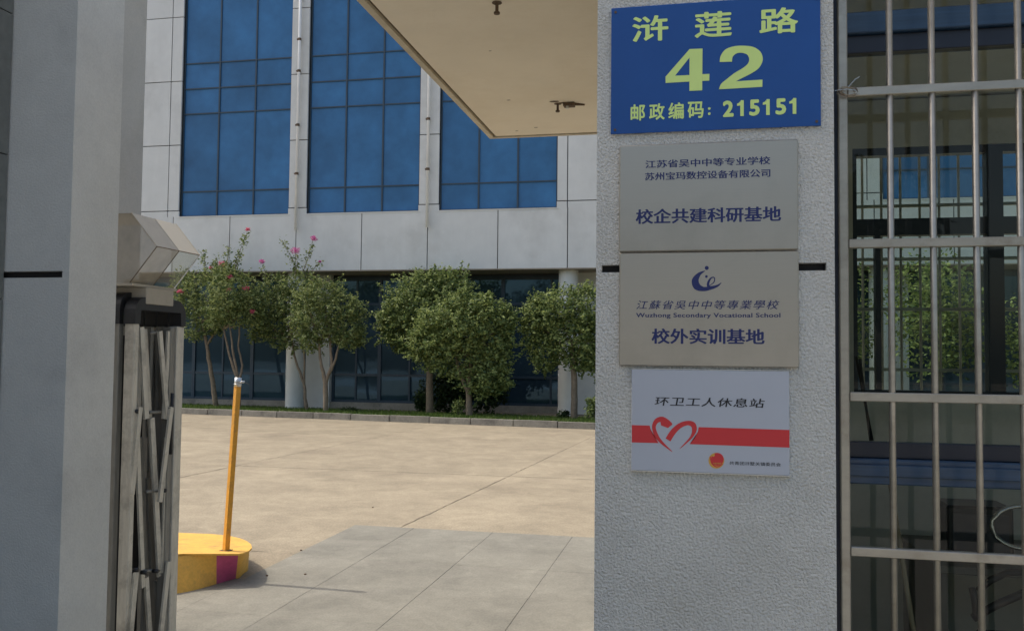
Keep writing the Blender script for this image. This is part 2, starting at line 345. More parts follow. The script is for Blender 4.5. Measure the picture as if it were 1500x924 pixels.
v[:, 2] = np.stack([gx+rng.normal(size=n)*.025, gy+rng.normal(size=n)*.025, gzz+h], 1)
me = bpy.data.meshes.new('grass'); me.vertices.add(n*3); me.loops.add(n*3); me.polygons.add(n)
me.vertices.foreach_set('co', v.reshape(-1)); me.loops.foreach_set('vertex_index', np.arange(n*3)); me.polygons.foreach_set('loop_start', np.arange(n)*3)
me.materials.append(MT['blade']); me.update(calc_edges=True)
tag(link('grass', me), 'short mown green grass in the strip between kerb and building', 'grass', kind='stuff')
# ================================================================ OFFICE BUILDING
FY = 23.0; ZB, ZT = 3.85, 16.5; XL, XR = -26.0, 16.0
ob = tag(empty('office_building', (-7, 24, 0)), 'pale grey panelled office block with tall blue glass windows behind the yard', 'building')
ob.location = (0, 0, 0)
wins = [(-22.5, -18.9), (-14.70, -11.30), (-10.755, -7.485), (-6.91, -3.69), (4.35, 7.55), (8.1, 11.3)]
WZ0 = 5.44; WZ1 = 15.2
# backing wall (dark joints show between panels)
m = MB()
m.box(XL, XR, FY+.05, FY+.3, ZB+.02, WZ0-.02)
edges = sorted(wins); cur = XL
for a, b in edges: m.box(cur, a-.02, FY+.05, FY+.3, WZ0-.02, ZT); cur = b+.02
m.box(cur, XR, FY+.05, FY+.3, WZ0-.02, ZT)
for a, b in edges: m.box(a-.02, b+.02, FY+.05, FY+.3, WZ1, ZT)
m.build('wall', MT['gap'], ob)
m = MB().box(XL, XR, FY+.3, FY+11, 3.95, ZT+.2); m.build('upper_storeys', MT['clad'], ob)
G = .013
def panel(x0, x1, z0, z1):
    if x1-x0 < .05 or z1-z0 < .05: return
    box('cladding_panel', MT['clad'], x0+G, x1-G, FY+rk.uniform(-.003, .003), FY+.049, z0+G, z1-G, ob)
bandx = [-26, -23.7, -21.4, -19.15, -16.95, -14.87, -13.08, -11.05, -9.11, -7.22, -5.27, -3.4, -1.5, .4, 2.3, 4.15, 5.95, 7.85, 9.7, 11.6, 13.8, 16]
for i in range(len(bandx)-1):
    box('cladding_panel', MT['clad'], bandx[i]+G, bandx[i+1]-G, FY, FY+.049, ZB, WZ0-.005, ob)
rowz = [WZ0-.005, 5.61, 7.52, 9.39, 11.28, 13.15, 15.0, ZT]
piers = []; cur = XL
for a, b in edges: piers.append((cur, a)); cur = b
piers.append((cur, XR))
for a, b in piers:
    w = b-a
    if w < 1: cuts = [a, b]
    else:
        first_cut = a+.28; cuts = [a]
        if a > XL: cuts.append(a+.28)
        last = b-.36 if b < XR else b
        kx = max(1, round((last-cuts[-1])/1.9)); s0 = cuts[-1]
        for q in range(1, kx+1): cuts.append(s0+(last-s0)*q/kx)
        if b < XR: cuts.append(b)
    for i in range(len(cuts)-1):
        box('cladding_strip', MT['clad'], cuts[i]+G*(i > 0), cuts[i+1]-G*(i < len(cuts)-2), FY, FY+.049, WZ0-.0049, 5.61-G, ob)
        for k in range(1, len(rowz)-1): panel(cuts[i], cuts[i+1], rowz[k], rowz[k+1])
rows = [WZ0, 6.17, 8.44, 9.175, 9.92, 12.2, 12.94, 13.7, WZ1]
for a, b in edges:
    f = MB(); t = .035; y0, y1 = FY+.10, FY+.17
    f.box(a, a+t, y0, y1, WZ0, WZ1); f.box(b-t, b, y0, y1, WZ0, WZ1)
    f.box(a+t, b-t, y0, y1, WZ0, WZ0+t); f.box(a+t, b-t, y0, y1, WZ1-t, WZ1)
    cw = (b-a)/3
    for k in (1, 2): f.box(a+cw*k-.022, a+cw*k+.022, y0, y1, WZ0+t, WZ1-t)
    for z in rows[1:-1]:
        for k in range(3): f.box(a+cw*k+(.022 if k else t), a+cw*(k+1)-(.022 if k < 2 else t), y0+.003, y1, z-.017, z+.017)
    wo = f.build('window', MT['mull'], ob)
    for k in range(3):
        for i in range(len(rows)-1):
            ya = y0+.03; xa, xb, za, zb = a+cw*k+.02, a+cw*(k+1)-.02, rows[i]+.015, rows[i+1]-.015
            ti = [rk.uniform(-.005, .005) for _ in range(4)]
            q = MB(); q.face([(xa, ya+ti[0], za), (xb, ya+ti[1], za), (xb, ya+ti[2], zb), (xa, ya+ti[0]+ti[2]-ti[1], zb)])
            q.face([(xa, ya+.02, za), (xa, ya+.02, zb), (xb, ya+.02, zb), (xb, ya+.02, za)])
            q.build('pane', MT['bglass'], wo)
    box('window_sill', MT['clad'], a-.04, b+.04, FY-.012, FY+.099, WZ0-.03, WZ0-.001, ob)
# rods / pipes with clamps on the narrow piers
for X in (-11.02, -7.21):
    p = MB().tube([(X, FY-.09, 4.97), (X, FY-.09, 15.8)], .042, 10).build('pipe', MT['pipe'], ob, True)
    for z in (6.55, 7.92, 9.45, 10.35, 11.55, 12.9, 14.3):
        c = MB().tube([(X, FY-.09, z-.035), (X, FY-.09, z+.035)], .05, 10); c.box(X-.07, X-.03, FY-.12, FY-.001, z-.02, z+.02); c.build('clamp', MT['rust'], p)
# ground storey: soffit, columns, piers, glass wall
GY = 24.2
m = MB().box(XL, XR, FY, FY+1.6, ZB-.0, ZB+.02-.001)
box('soffit', MT['soffit'], XL, XR, FY+.002, FY+2.2, ZB-.03, ZB-.001, ob)
for X in (-18.95, -11.2, -3.43, 4.35, 12.1):
    s = MB().tube([(X, FY+.45, -.15), (X, FY+.45, ZB-.03)], .26, 32, cap=False).build('column', MT['column'], ob, True)
    box('pier', MT['column'], X+.05, X+.78, GY-.18, GY+.12, -.15, ZB-.035, ob)
box('plinth', MT['kerb'], XL, XR, GY-.12, GY-.002, -.3, .17, ob)
major = [-24.6, -22.5, -18.55, -16.6, -14.85, -12.95, -10.4, -8.98, -7.18, -5.38, -2.65, -.9, .9, 2.6, 5.1, 6.9, 8.7, 10.5, 12.9, 14.7]
zz = [.17, .93, 3.0, 3.72]
fa = box('shopfront_frame', MT['mull'], XL, XR, GY-.004, GY+.09, 3.70, 3.76, ob)
for i, X in enumerate(major): box('mullion', MT['mull'], X-.05, X+.05, GY, GY+.08, .17, 3.699, fa)
for i in range(len(major)-1):
    a, b = major[i]+.05, major[i+1]-.05; mid = (a+b)/2; t = MB()
    t.box(mid-.025, mid+.025, GY+.01, GY+.075, .17, 3.72)
    for z in (.2, .95, 2.98, 3.69):
        t.box(a, mid-.025, GY+.012, GY+.07, z-.035, z+.035); t.box(mid+.025, b, GY+.012, GY+.07, z-.035, z+.035)
    t.build('transom', MT['mull'], fa)
    for (u0, u1) in ((a, mid), (mid, b)):
        for k in range(3):
            ti = [rk.uniform(-.006, .006) for _ in range(3)]
            q = MB(); q.face([(u0, GY+.04+ti[0], zz[k]), (u1, GY+.04+ti[1], zz[k]), (u1, GY+.04+ti[2], zz[k+1]), (u0, GY+.04+ti[0]+ti[2]-ti[1], zz[k+1])])
            q.build('pane', MT['dglass'], fa)
box('lintel', MT['gap'], XL, XR, GY+.02, GY+.09, 3.761, ZB-.032, ob)
box('back_wall', MT['gap'], XL, XR, GY+.3, GY+.4, -.3, ZB, ob)
# ================================================================ TREES
def ground_at(px, py):
    Y = 20.5
    for _ in range(12): z = gz(oY(px, py, Y).x, Y); Y = Y*(HC-z)/max(.2, (HC-oY(px, py, Y).z)) if False else oZ(px, py, z).y
    Y = min(Y, 23.1); p = oY(px, py, Y); return Vector((p.x, Y, gz(p.x, Y)))
def tree(base, stems, blobs, nleaf, size, m, label, cat='tree', group=None, name='tree', flowers=(), shoots=(), Y=None, surf=.5, dy=1.0, aspect=.5, fat=1.12):
    b = ground_at(*base)
    if Y is not None: b = Vector((oY(*base, Y).x, Y, gz(oY(*base, Y).x, Y)))
    Y = b.y; k = Y/F; t = tag(empty(name, b), label, cat, group)
    inv = Matrix.Translation(-b)
    def L(p, off=0.0): q = oY(p[0], p[1], Y+off)-b; return q
    tm = MB()
    for st in stems:
        pts = [Vector((0, 0, -.08)) if (i == 0 and p is None) else L(p, off) for i, (p, off, r) in enumerate(st)]
        fine = []; rr = []
        for i in range(len(pts)-1):
            for s in range(4):
                q = s/4; w = Vector((rk.uniform(-1, 1), rk.uniform(-1, 1), 0))*.012*(1 if s else 0); fine.append(pts[i].lerp(pts[i+1], q)+w); rr.append(st[i][2]+(st[i+1][2]-st[i][2])*q)
        fine.append(pts[-1]); rr.append(st[-1][2])
        tm.tube(fine, rr, 7)
    top = L(stems[0][-1][0], stems[0][-1][1])
    B = []
    for bl in blobs:
        px, py, rx, ry, off = bl; c = L((px, py), off); q_ = fat; B.append((tuple(c), (rx*k*q_, min(rx, ry)*k*dy*q_, ry*k*q_)))
        s = L(random.choice(stems)[-1][0], 0); mid = s.lerp(c, .5)+Vector((0, 0, -.05)); tm.tube([s, mid, c], [.02, .014, .006], 5)
    tm.build('trunk', MT['bark'], t, True)
    P, Rd = blob_points(B, nleaf, surf)
    ns = max(30, nleaf//220); idx = rng.integers(0, len(P), ns*6); out = idx[np.argsort(-np.linalg.norm((P[idx]-P.mean(0))/P.std(0), axis=1))][:ns*2]
    S = []; SR = []
    for i in out:
        ln = rng.uniform(.12, .34); dv = Rd[i]*.8+np.array([0, 0, rng.uniform(-.15, .45)]); dv /= np.linalg.norm(dv); kk = rng.integers(14, 26)
        q_ = rng.random(kk)[:, None]; S.append(P[i]-dv*.08+dv*q_*ln+rng.normal(size=(kk, 3))*.035*(1.2-q_)); SR.append(np.repeat(dv[None], kk, 0))
    P = np.concatenate([P]+S); Rd = np.concatenate([Rd]+SR)
    leaves('crown', P, size, m, t, radial=Rd, aspect=aspect)
    for sh in shoots:
        a, e = L(sh[0], 0), L(sh[1], -.1); s = MB().tube([a, a.lerp(e, .5)+Vector((.03, 0, .05)), e], [.012, .008, .004], 5).build('shoot', MT['bark'], t)
        n = sh[2]; q = rng.random(n)[:, None]**.8; C = np.array(a)+(np.array(e)-np.array(a))*q+rng.normal(size=(n, 3))*.055
        leaves('foliage', C, size*1.05, m, s)
    for (px, py, r, fm) in flowers:
        c = np.array(L((px, py), -.25)); n = int(60+r*12); d = rng.normal(size=(n, 3)); d /= np.linalg.norm(d, axis=1)[:, None]
        leaves('flower_cluster', c+d*(rng.random(n)**.5)[:, None]*np.array([r*k, r*k, r*k*.75]), .045, MT[fm], t)
    return t
gm = 'flowering crape myrtles in front of the office block'
tree((318, 592), [[(None, 0, .075), ((309, 545), 0, .06), ((303, 505), 0, .045), ((296, 470), 0, .03)], [((303, 505), 0, .035), ((322, 478), 0, .02)]],
     [(300, 430, 34, 30, 0), (278, 440, 20, 30, .2), (320, 405, 22, 20, 0), (305, 465, 25, 18, 0), (268, 415, 16, 20, .3), (325, 450, 18, 22, -.2), (285, 485, 18, 14, 0), (312, 482, 18, 10, 0)], 11000, .075, MT['crape'],
     'crape myrtle with coral flowers and one leaning trunk, nearest the folding gate', group=gm, name='crape_myrtle', Y=22.2,
     flowers=[(325, 386, 7, 'pinkfl'), (309, 392, 3, 'pinkfl'), (264, 427, 6, 'pinkfl')], shoots=[((300, 410), (297, 366), 130), ((318, 400), (316, 375), 60)])
tree((350, 600), [[(None, 0, .06), ((350, 560), 0, .045), ((336, 520), 0, .03), ((328, 482), 0, .022)], [((349, 555), 0, .035), ((342, 520), 0, .03), ((337, 480), 0, .02)], [((351, 556), 0, .035), ((355, 535), .1, .028), ((349, 505), .1, .022), ((351, 475), .1, .02)]],
     [(345, 425, 30, 30, 0), (362, 445, 22, 22, 0), (335, 450, 28, 22, 0), (350, 465, 24, 14, 0), (330, 400, 18, 14, 0), (372, 465, 16, 18, 0), (320, 470, 18, 12, 0), (375, 440, 14, 16, 0)], 10500, .075, MT['crape'],
     'crape myrtle with three slim stems right behind the yellow post', group=gm, name='crape_myrtle', Y=21.4,
     flowers=[(363, 336, 4, 'pinkfl'), (337, 405, 5, 'pinkfl'), (335, 425, 4, 'pinkfl'), (360, 422, 6, 'pinkfl'), (370, 456, 5, 'pinkfl')],
     shoots=[((338, 400), (362, 340), 150), ((330, 395), (335, 360), 90), ((344, 395), (352, 372), 50)])
tree((450, 594), [[(None, 0, .05), ((445, 560), 0, .04), ((434, 530), 0, .03), ((427, 495), 0, .022)], [((446, 565), 0, .03), ((446, 530), 0, .025), ((445, 500), 0, .02)]],
     [(405, 420, 24, 18, 0), (400, 478, 26, 20, 0), (425, 450, 26, 26, 0), (385, 470, 16, 14, 0), (440, 425, 24, 22, 0), (432, 490, 22, 18, 0), (415, 440, 28, 20, 0), (455, 455, 20, 20, .1), (380, 490, 16, 12, 0), (412, 500, 18, 12, 0), (395, 450, 22, 18, 0)], 12500, .075, MT['crape'],
     'crape myrtle with magenta flowers on tall shoots in front of the round column', group=gm, name='crape_myrtle', Y=22.0,
     flowers=[(433, 367, 8, 'magfl'), (460, 349, 6, 'magfl'), (384, 383, 5, 'magfl'), (469, 383, 2, 'magfl')],
     shoots=[((440, 410), (413, 352), 120), ((440, 410), (458, 353), 140), ((447, 410), (470, 382), 70), ((390, 415), (384, 388), 50), ((432, 410), (435, 372), 90)])
tree((478, 601), [[(None, 0, .07), ((477, 560), 0, .06), ((470, 530), 0, .035), ((467, 500), 0, .03)], [((477, 562), 0, .045), ((486, 535), 0, .035), ((484, 500), 0, .03), ((480, 485), 0, .02)], [((482, 548), 0, .035), ((492, 525), 0, .03), ((498, 498), 0, .02)]],
     [(475, 430, 28, 22, 0), (500, 452, 30, 22, 0), (460, 470, 26, 26, 0), (505, 480, 26, 20, 0), (520, 455, 12, 16, 0), (480, 490, 26, 14, 0), (455, 500, 16, 16, 0), (525, 487, 10, 12, 0), (515, 500, 18, 12, 0), (450, 440, 18, 16, 0), (440, 470, 14, 20, 0)], 14000, .075, MT['crape'],
     'green crape myrtle without flowers whose pale trunk forks in three', group=gm, name='crape_myrtle', Y=20.9)
tree((630, 603), [[(None, 0, .10), ((629, 560), 0, .09), ((630, 520), 0, .07), ((630, 470), 0, .05)]],
     [(620, 440, 45, 38, 0), (590, 465, 34, 36, 0), (575, 470, 20, 28, 0), (660, 430, 34, 30, 0), (635, 420, 40, 22, 0), (600, 500, 26, 18, 0), (640, 480, 40, 30, 0)], 22000, .085, MT['osm'],
     'taller round evergreen at the left of the pair, partly behind the other', group='round evergreens in front of the ground floor glass', name='evergreen_tree', Y=22.2, dy=.75)
tree((688, 608), [[(None, 0, .085), ((686, 572), 0, .07), ((675, 550), 0, .04), ((668, 525), 0, .03)], [((686, 575), 0, .06), ((689, 545), 0, .05), ((690, 515), 0, .04)]],
     [(680, 475, 45, 40, -.2), (640, 490, 36, 38, 0), (715, 485, 35, 40, 0), (670, 525, 48, 24, 0), (712, 540, 34, 34, 0), (622, 500, 20, 30, 0), (737, 490, 14, 34, .1), (745, 470, 10, 16, 0), (690, 450, 34, 20, 0), (718, 562, 20, 12, .1)], 29000, .085, MT['osm'],
     'broad round evergreen with forked trunk, in front of its taller neighbour', group='round evergreens in front of the ground floor glass', name='evergreen_tree', Y=20.9, dy=.7)
tree((841, 612), [[(None, 0, .09), ((841, 575), 0, .08), ((840, 540), 0, .07), ((838, 500), 0, .05)]],
     [(825, 455, 36, 30, 0), (860, 455, 30, 34, 0), (800, 470, 26, 30, 0), (780, 475, 16, 34, 0), (845, 500, 36, 34, 0), (870, 500, 26, 36, 0), (800, 515, 24, 26, .2), (855, 525, 26, 16, 0)], 22000, .085, MT['osm'],
     'round evergreen beside the round column, cut off by the sign pillar', group='round evergreens in front of the ground floor glass', name='evergreen_tree', Y=21.4, dy=.75)
# low shrubs
def shrub(cx, cy, rx, ry, n, size, m, label, Y, group=None):
    p = oY(cx, cy, Y); b = Vector((p.x, Y, gz(p.x, Y))); t = tag(empty('shrub', b), label, 'shrub', group)
    k = Y/F; P, Rd = blob_points([(tuple(p-b), (rx*k, rx*k*.6, ry*k)), (tuple(p-b+Vector((rx*k*.35, 0, ry*k*.2))), (rx*k*.7, rx*k*.4, ry*k*.8))], n, .3)
    P[:, 2] = np.maximum(P[:, 2], .02); leaves('foliage', P, size, m, t, radial=Rd)
    MB().tube([(0, 0, -.05), (0, 0, (p-b).z)], [.03, .012], 6).build('stem', MT['bark'], t)
    return t
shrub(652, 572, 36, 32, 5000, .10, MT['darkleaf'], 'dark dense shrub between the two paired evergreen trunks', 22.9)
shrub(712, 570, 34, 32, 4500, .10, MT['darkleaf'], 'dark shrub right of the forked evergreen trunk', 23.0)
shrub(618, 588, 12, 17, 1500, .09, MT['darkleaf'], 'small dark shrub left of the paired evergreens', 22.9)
shrub(671, 596, 9, 11, 500, .07, MT['osm'], 'small upright green plant between the paired evergreen trunks', 21.4)
shrub(870, 597, 13, 16, 1600, .08, MT['osm'], 'low bright green bush beside the sign pillar edge', 21.0)
shrub(825, 607, 10, 6, 500, .07, MT['darkleaf'], 'small weed tuft at the foot of the round column', 21.6)
shrub(510, 600, 16, 5, 500, .06, MT['darkleaf'], 'low weeds right of the forked crape myrtle', 22.4)
# trees seen through the guard house
def free_tree(X, Y, h, r, m, label, name='evergreen_tree', n=7000, size=.13, group=None, gnd=0.0, trunk=.1):
    t = tag(empty(name, (X, Y, gnd)), label, 'tree', group)
    MB().tube([(0, 0, -.1), (.03, 0, h*.3), (0, .05, h*.65)], [trunk, trunk*.8, trunk*.4], 8).build('trunk', MT['bark'], t, True)
    bl = []; q = random.Random(int(X*10+Y))
    for i in range(9):
        a = i*2.4; rr = r*q.uniform(.25, .62); bl.append(((math.cos(a)*rr, math.sin(a)*rr, h*(.45+.42*q.random())), (r*q.uniform(.38, .55),)*2+(h*q.uniform(.14, .22),)))
    P, Rd = blob_points(bl, n, .45); leaves('crown', P, size, m, t, radial=Rd)
    return t
free_tree(4.9, 20.6, 3.7, 1.25, MT['osm'], 'leafy tree seen through the left part of the barred window', gnd=.1, n=6000, size=.11)
free_tree(6.9, 20.2, 3.3, 1.1, MT['osm'], 'leafy tree seen through the barred window, right of the dark post', gnd=.1, n=5000, size=.11)
free_tree(2.9, 21.4, 3.4, 1.0, MT['crape'], 'slender tree seen through the barred window beside its left jamb', gnd=.1, n=4000, size=.1)
free_tree(9.6, 20.2, 4.0, 1.4, MT['osm'], 'leafy tree beyond the guard house at far right', gnd=.1, n=4000, size=.12)
for i, (X, Y) in enumerate(((4.0, 19.0), (5.2, 18.8), (6.6, 18.6))):
    t = tag(empty('shrub', (X, Y+.3, .1)), ['yellow green bush under the leftmost tree seen through the barred window', 'yellow green bush in the middle seen through the barred window', 'yellow green bush at right seen through the barred window'][i], 'shrub')
    P, Rd = blob_points([((0, 0, .1), (.7, .3, .28)), ((.3, 0, .12), (.4, .3, .33))], 1500, .3); P[:, 2] = np.maximum(P[:, 2], .01)
    leaves('foliage', P, .08, MT['tan_leaf'], t, radial=Rd)
# street trees behind the viewer, mirrored in the glass
for i, (X, Y, h, r) in enumerate(((-14, -24, 8.5, 3.4), (-4.5, -25, 9.5, 3.8), (4.5, -24, 8, 3.2), (14, -25, 9, 3.6), (-24, -25, 9, 3.8))):
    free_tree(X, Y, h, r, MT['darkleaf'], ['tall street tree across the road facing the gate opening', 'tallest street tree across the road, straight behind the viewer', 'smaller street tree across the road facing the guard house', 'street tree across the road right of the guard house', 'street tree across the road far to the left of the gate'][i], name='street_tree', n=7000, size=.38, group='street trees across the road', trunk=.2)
# ================================================================ RIGHT PILLAR
PY = 2.6
pr = tag(empty('gate_pillar', (.035, PY+.2, 0)), 'rough grey rendered pillar carrying the blue street sign and three plates', 'pillar'); pr.location = (0, 0, 0)
def slot_pillar(par, x0, x1, sx0, sx1, m, zt=2.79, depth=.36):
    # front skin with a real recessed horizontal slot
    z0, z1 = 1.795, 1.817; d = .03
    p = MB()
    bevz = 0
    p.box(x0, x1, PY+d, PY+depth, -.02, zt)
    p.box(x0, x1, PY, PY+d, -.02, z0); p.box(x0, x1, PY, PY+d, z1, zt)
    if sx0 > x0: p.box(x0, sx0, PY, PY+d, z0, z1)
    if sx1 < x1: p.box(sx1, x1, PY, PY+d, z0, z1)
    o = p.build('pillar_body', m, par)
    MB().box(sx0+.001, sx1-.001, PY+d-.006, PY+d-.001, z0+.001, z1-.001).build('slot', MT['dark'], par)
    return o
slot_pillar(pr, -.299, .365, -.283, .343, MT['stucco'])
# ---- plates
def quad_plate(name, x0, x1, z0, z1, y, m, label, cat, thick=.004, bev=.001, rot=0):
    t = tag(empty(name, ((x0+x1)/2, PY, (z0+z1)/2)), label, cat)
    box('panel', m, x0-t.location.x, x1-t.location.x, y-PY-thick, y-PY, z0-t.location.z, z1-t.location.z, t, bev=bev)
    return t
def lt(par, *a, **k):
    o = letters(*a, parent=par, **k) if False else None
def plate_letters(par, text, TL, BR, Y, m, **k):
    o = letters(text, TL, BR, Y, m, None, **k); o.parent = par; o.location = -par.location; return o
Z1 = lambda x, y: (870+x/4.054, y/4.054)
BY = PY-.010
sg = quad_plate('street_sign', -.2575, .3295, 2.2, 2.575, PY-.005, MT['blue'], 'blue enamel street number sign with lime characters and a large 42', 'sign', thick=.0035)
Yb = BY+.0006
kw = dict(weight=.022)
plate_letters(sg, '浒', Z1(228, 102), Z1(442, 240), Yb, MT['lime'], **kw)
plate_letters(sg, '莲', Z1(598, 78), Z1(820, 215), Yb, MT['lime'], **kw)
plate_letters(sg, '路', Z1(982, 55), Z1(1214, 193), Yb, MT['lime'], **kw)
DIGITS = True
for ch, a, b in (('邮', 218, 304), ('政', 328, 420), ('编', 442, 534), ('码', 556, 652)):
    yt = 622-(a-218)*.045; plate_letters(sg, ch, Z1(a, yt), Z1(b, yt+94), Yb, MT['lime'], weight=.024)
plate_letters(sg, ':', Z1(677, 638), Z1(693, 684), Yb, MT['lime'], weight=.03)
for i, ch in enumerate('215151'):
    a = [765, 850, 922, 1003, 1078, 1160][i]; b = [830, 890, 985, 1044, 1142, 1202][i]; yt = 600-(a-765)*.042
    if ch == '1':
        w_ = b-a; o = MB(); Q = lambda u, v: oY(*Z1(a+u*w_, yt+v*94), Yb)-sg.location
        o.face([Q(.56, 0), Q(1, 0), Q(1, 1), Q(.48, 1), Q(.48, .16)]); o.face([Q(.0, .22), Q(.30, .16), Q(.4799, .05), Q(.4799, .33), Q(0, .36)])
        o.build('lettering', MT['lime'], sg); continue
    plate_letters(sg, ch, Z1(a, yt), Z1(b, yt+94), Yb, MT['lime'], weight=.04)
for (x, z) in ((-.245, 2.562), (.318, 2.562), (-.245, 2.212), (.318, 2.212)):
    o = MB().tube([(x, PY-.0085, z), (x, PY-.0105, z)], .004, 10).build('screw', MT['rust'], sg); o.location = -sg.location
Z2 = lambda x, y: (870+x/4.054, 200+y/4.054)
Z3 = lambda x, y: (870+x/4.054, 370+y/4.054)
Z4 = lambda x, y: (870+x/4.054, 530+y/4.054)
def box_plate(name, x0, x1, z0, z1, label, th=.012):
    t = tag(empty(name, ((x0+x1)/2, PY, (z0+z1)/2)), label, 'plaque')
    box('panel', MT['steel'], x0-t.location.x, x1-t.location.x, -th, -.0005, z0-t.location.z, z1-t.location.z, t, bev=.003)
    return t
p1 = box_plate('steel_plaque', -.2315, .267, 1.853, 2.164, 'upper brushed steel plaque with two small lines over one large line', .014)
Yp = PY-.0144
sp = dict(weight=-.002, spread=.014)
plate_letters(p1, '江苏省吴中中等专业学校', Z2(305, 143), Z2(1048, 165), Yp, MT['navy'], weight=.008, spread=.015)
plate_letters(p1, '苏州宝玛数控设备有限公司', Z2(303, 216), Z2(1048, 240), Yp, MT['navy'], weight=.008, spread=.015)
plate_letters(p1, '校企共建科研基地', Z2(248, 433), Z2(1112, 503), Yp, MT['navy'], weight=.014, spread=.016)
p2 = box_plate('steel_plaque', -.2300, .268, 1.524, 1.8505, 'lower brushed steel plaque with swoosh emblem and English school name', .013)
Yp = PY-.0134
plate_letters(p2, '江蘇省吳中中等專業學校', Z3(252, 284), Z3(1102, 336), Yp, MT['navy'], weight=.002, spread=.008, shear=.25, spacing=1.22)
plate_letters(p2, 'Wuzhong Secondary Vocational School', Z3(250, 358), Z3(1108, 393), Yp, MT['navy'], weight=.006, spread=.02, spacing=1.06)
plate_letters(p2, '校外实训基地', Z3(342, 450), Z3(1014, 545), Yp, MT['navy'], weight=.014, spread=.016)
def flat(par, name, m, pts, conv, Y, tri=False):
    """closed outline given on the plate's face, laid as one printed shape"""
    bm = bmesh.new(); vs = []
    for p in pts: q = oY(*conv(*p), Y); vs.append(bm.verts.new(q-par.location))
    f = bm.faces.new(vs); bmesh.ops.triangulate(bm, faces=[f], ngon_method='EAR_CLIP')
    me = bpy.data.meshes.new(name); bm.to_mesh(me); bm.free(); me.materials.append(m)
    return link(name, me, par)
def smooth_pts(P, n=6):
    out = []; k = len(P)
    for i in range(k-1):
        p0, p1_, p2_, p3 = P[max(i-1, 0)], P[i], P[i+1], P[min(i+2, k-1)]
        for s in range(n):
            t = s/n; out.append(tuple(.5*((2*p1_[j])+(-p0[j]+p2_[j])*t+(2*p0[j]-5*p1_[j]+4*p2_[j]-p3[j])*t*t+(-p0[j]+3*p1_[j]-3*p2_[j]+p3[j])*t**3) for j in (0, 1)))
    out.append(P[-1]); return out
def circ(cx, cy, r, n=20): return [(cx+r*math.cos(6.2832*i/n), cy+r*math.sin(6.2832*i/n)) for i in range(n)]
def stroke(P, W, n=6):
    C = smooth_pts(P, n); k = len(C); WW = []
    for i in range(k):
        u = i/(k-1)*(len(W)-1); a = int(min(u, len(W)-2)); WW.append(W[a]+(W[a+1]-W[a])*(u-a))
    Lf, Rt = [], []
    for i in range(k):
        dx = C[min(i+1, k-1)][0]-C[max(i-1, 0)][0]; dy = C[min(i+1, k-1)][1]-C[max(i-1, 0)][1]; l = math.hypot(dx, dy) or 1
        Lf.append((C[i][0]-dy/l*WW[i]/2, C[i][1]+dx/l*WW[i]/2)); Rt.append((C[i][0]+dy/l*WW[i]/2, C[i][1]-dx/l*WW[i]/2))
    return Lf, Rt
def ribbon(par, name, m, P, W, conv, Y, n=6):
    Lf, Rt = stroke(P, W, n); V = []; Fc = []
    for a, b in zip(Lf, Rt): V += [oY(*conv(*a), Y)-par.location, oY(*conv(*b), Y)-par.location]
    for i in range(len(Lf)-1): Fc.append((2*i, 2*i+1, 2*i+3, 2*i+2))
    me = bpy.data.meshes.new(name); me.from_pydata([tuple(v) for v in V], [], Fc); me.materials.append(m); me.update()
    return link(name, me, par)
# emblem: dot, big crescent swoosh, small dot, script e
flat(p2, 'emblem_dot', MT['navy'], circ(670, 91, 12), Z3, Yp)
flat(p2, 'emblem_dot', MT['navy'], circ(668, 142, 8), Z3, Yp)
ribbon(p2, 'emblem_swoosh', MT['navy'], [(660, 108), (625, 128), (602, 165), (612, 200), (650, 216), (700, 208), (735, 196), (757, 178)], [2, 20, 42, 44, 26, 20, 12, 2], Z3, Yp-.00003)
ribbon(p2, 'emblem_letter', MT['navy'], [(686, 196), (712, 176), (716, 150), (697, 150), (680, 176), (680, 200), (700, 208)], [3, 6, 6, 8, 14, 16, 12], Z3, Yp-.00006)
# big 42 as wide bold figures
o = MB()
def zf(pts): return [oY(*Z1(*p), Yb)-sg.location for p in pts]
o.face(zf([(568, 293), (645, 290), (643, 538), (567, 541)])); o.face(zf([(568, 293), (568, 343), (482, 451), (426, 494), (425, 457)]))
o.face(zf([(482, 451), (568, 447), (568, 486), (426, 494)])); o.face(zf([(644, 442), (686, 440), (685, 480), (644, 482)]))
o.build('lettering', MT['lime'], sg)
outer = [(747, 370), (752, 335), (780, 296), (830, 277), (885, 273), (945, 280), (985, 305), (1002, 340), (998, 375), (975, 410), (930, 440), (880, 465), (842, 485)]
inner = [(820, 368), (824, 340), (845, 320), (875, 315), (908, 325), (922, 350), (915, 378), (885, 405), (835, 435), (790, 470), (755, 500), (742, 532), (742, 532)]
A = [oY(*Z1(*p), Yb)-sg.location for p in smooth_pts(outer, 4)]; B = [oY(*Z1(*p), Yb)-sg.location for p in smooth_pts(inner, 4)]
o = MB()
for i in range(len(A)-1): o.face([A[i], A[i+1], B[i+1], B[i]])
o.face(zf([(842, 484.5), (1001, 474), (1000, 517), (742, 532)]))
o.build('lettering', MT['lime'], sg)
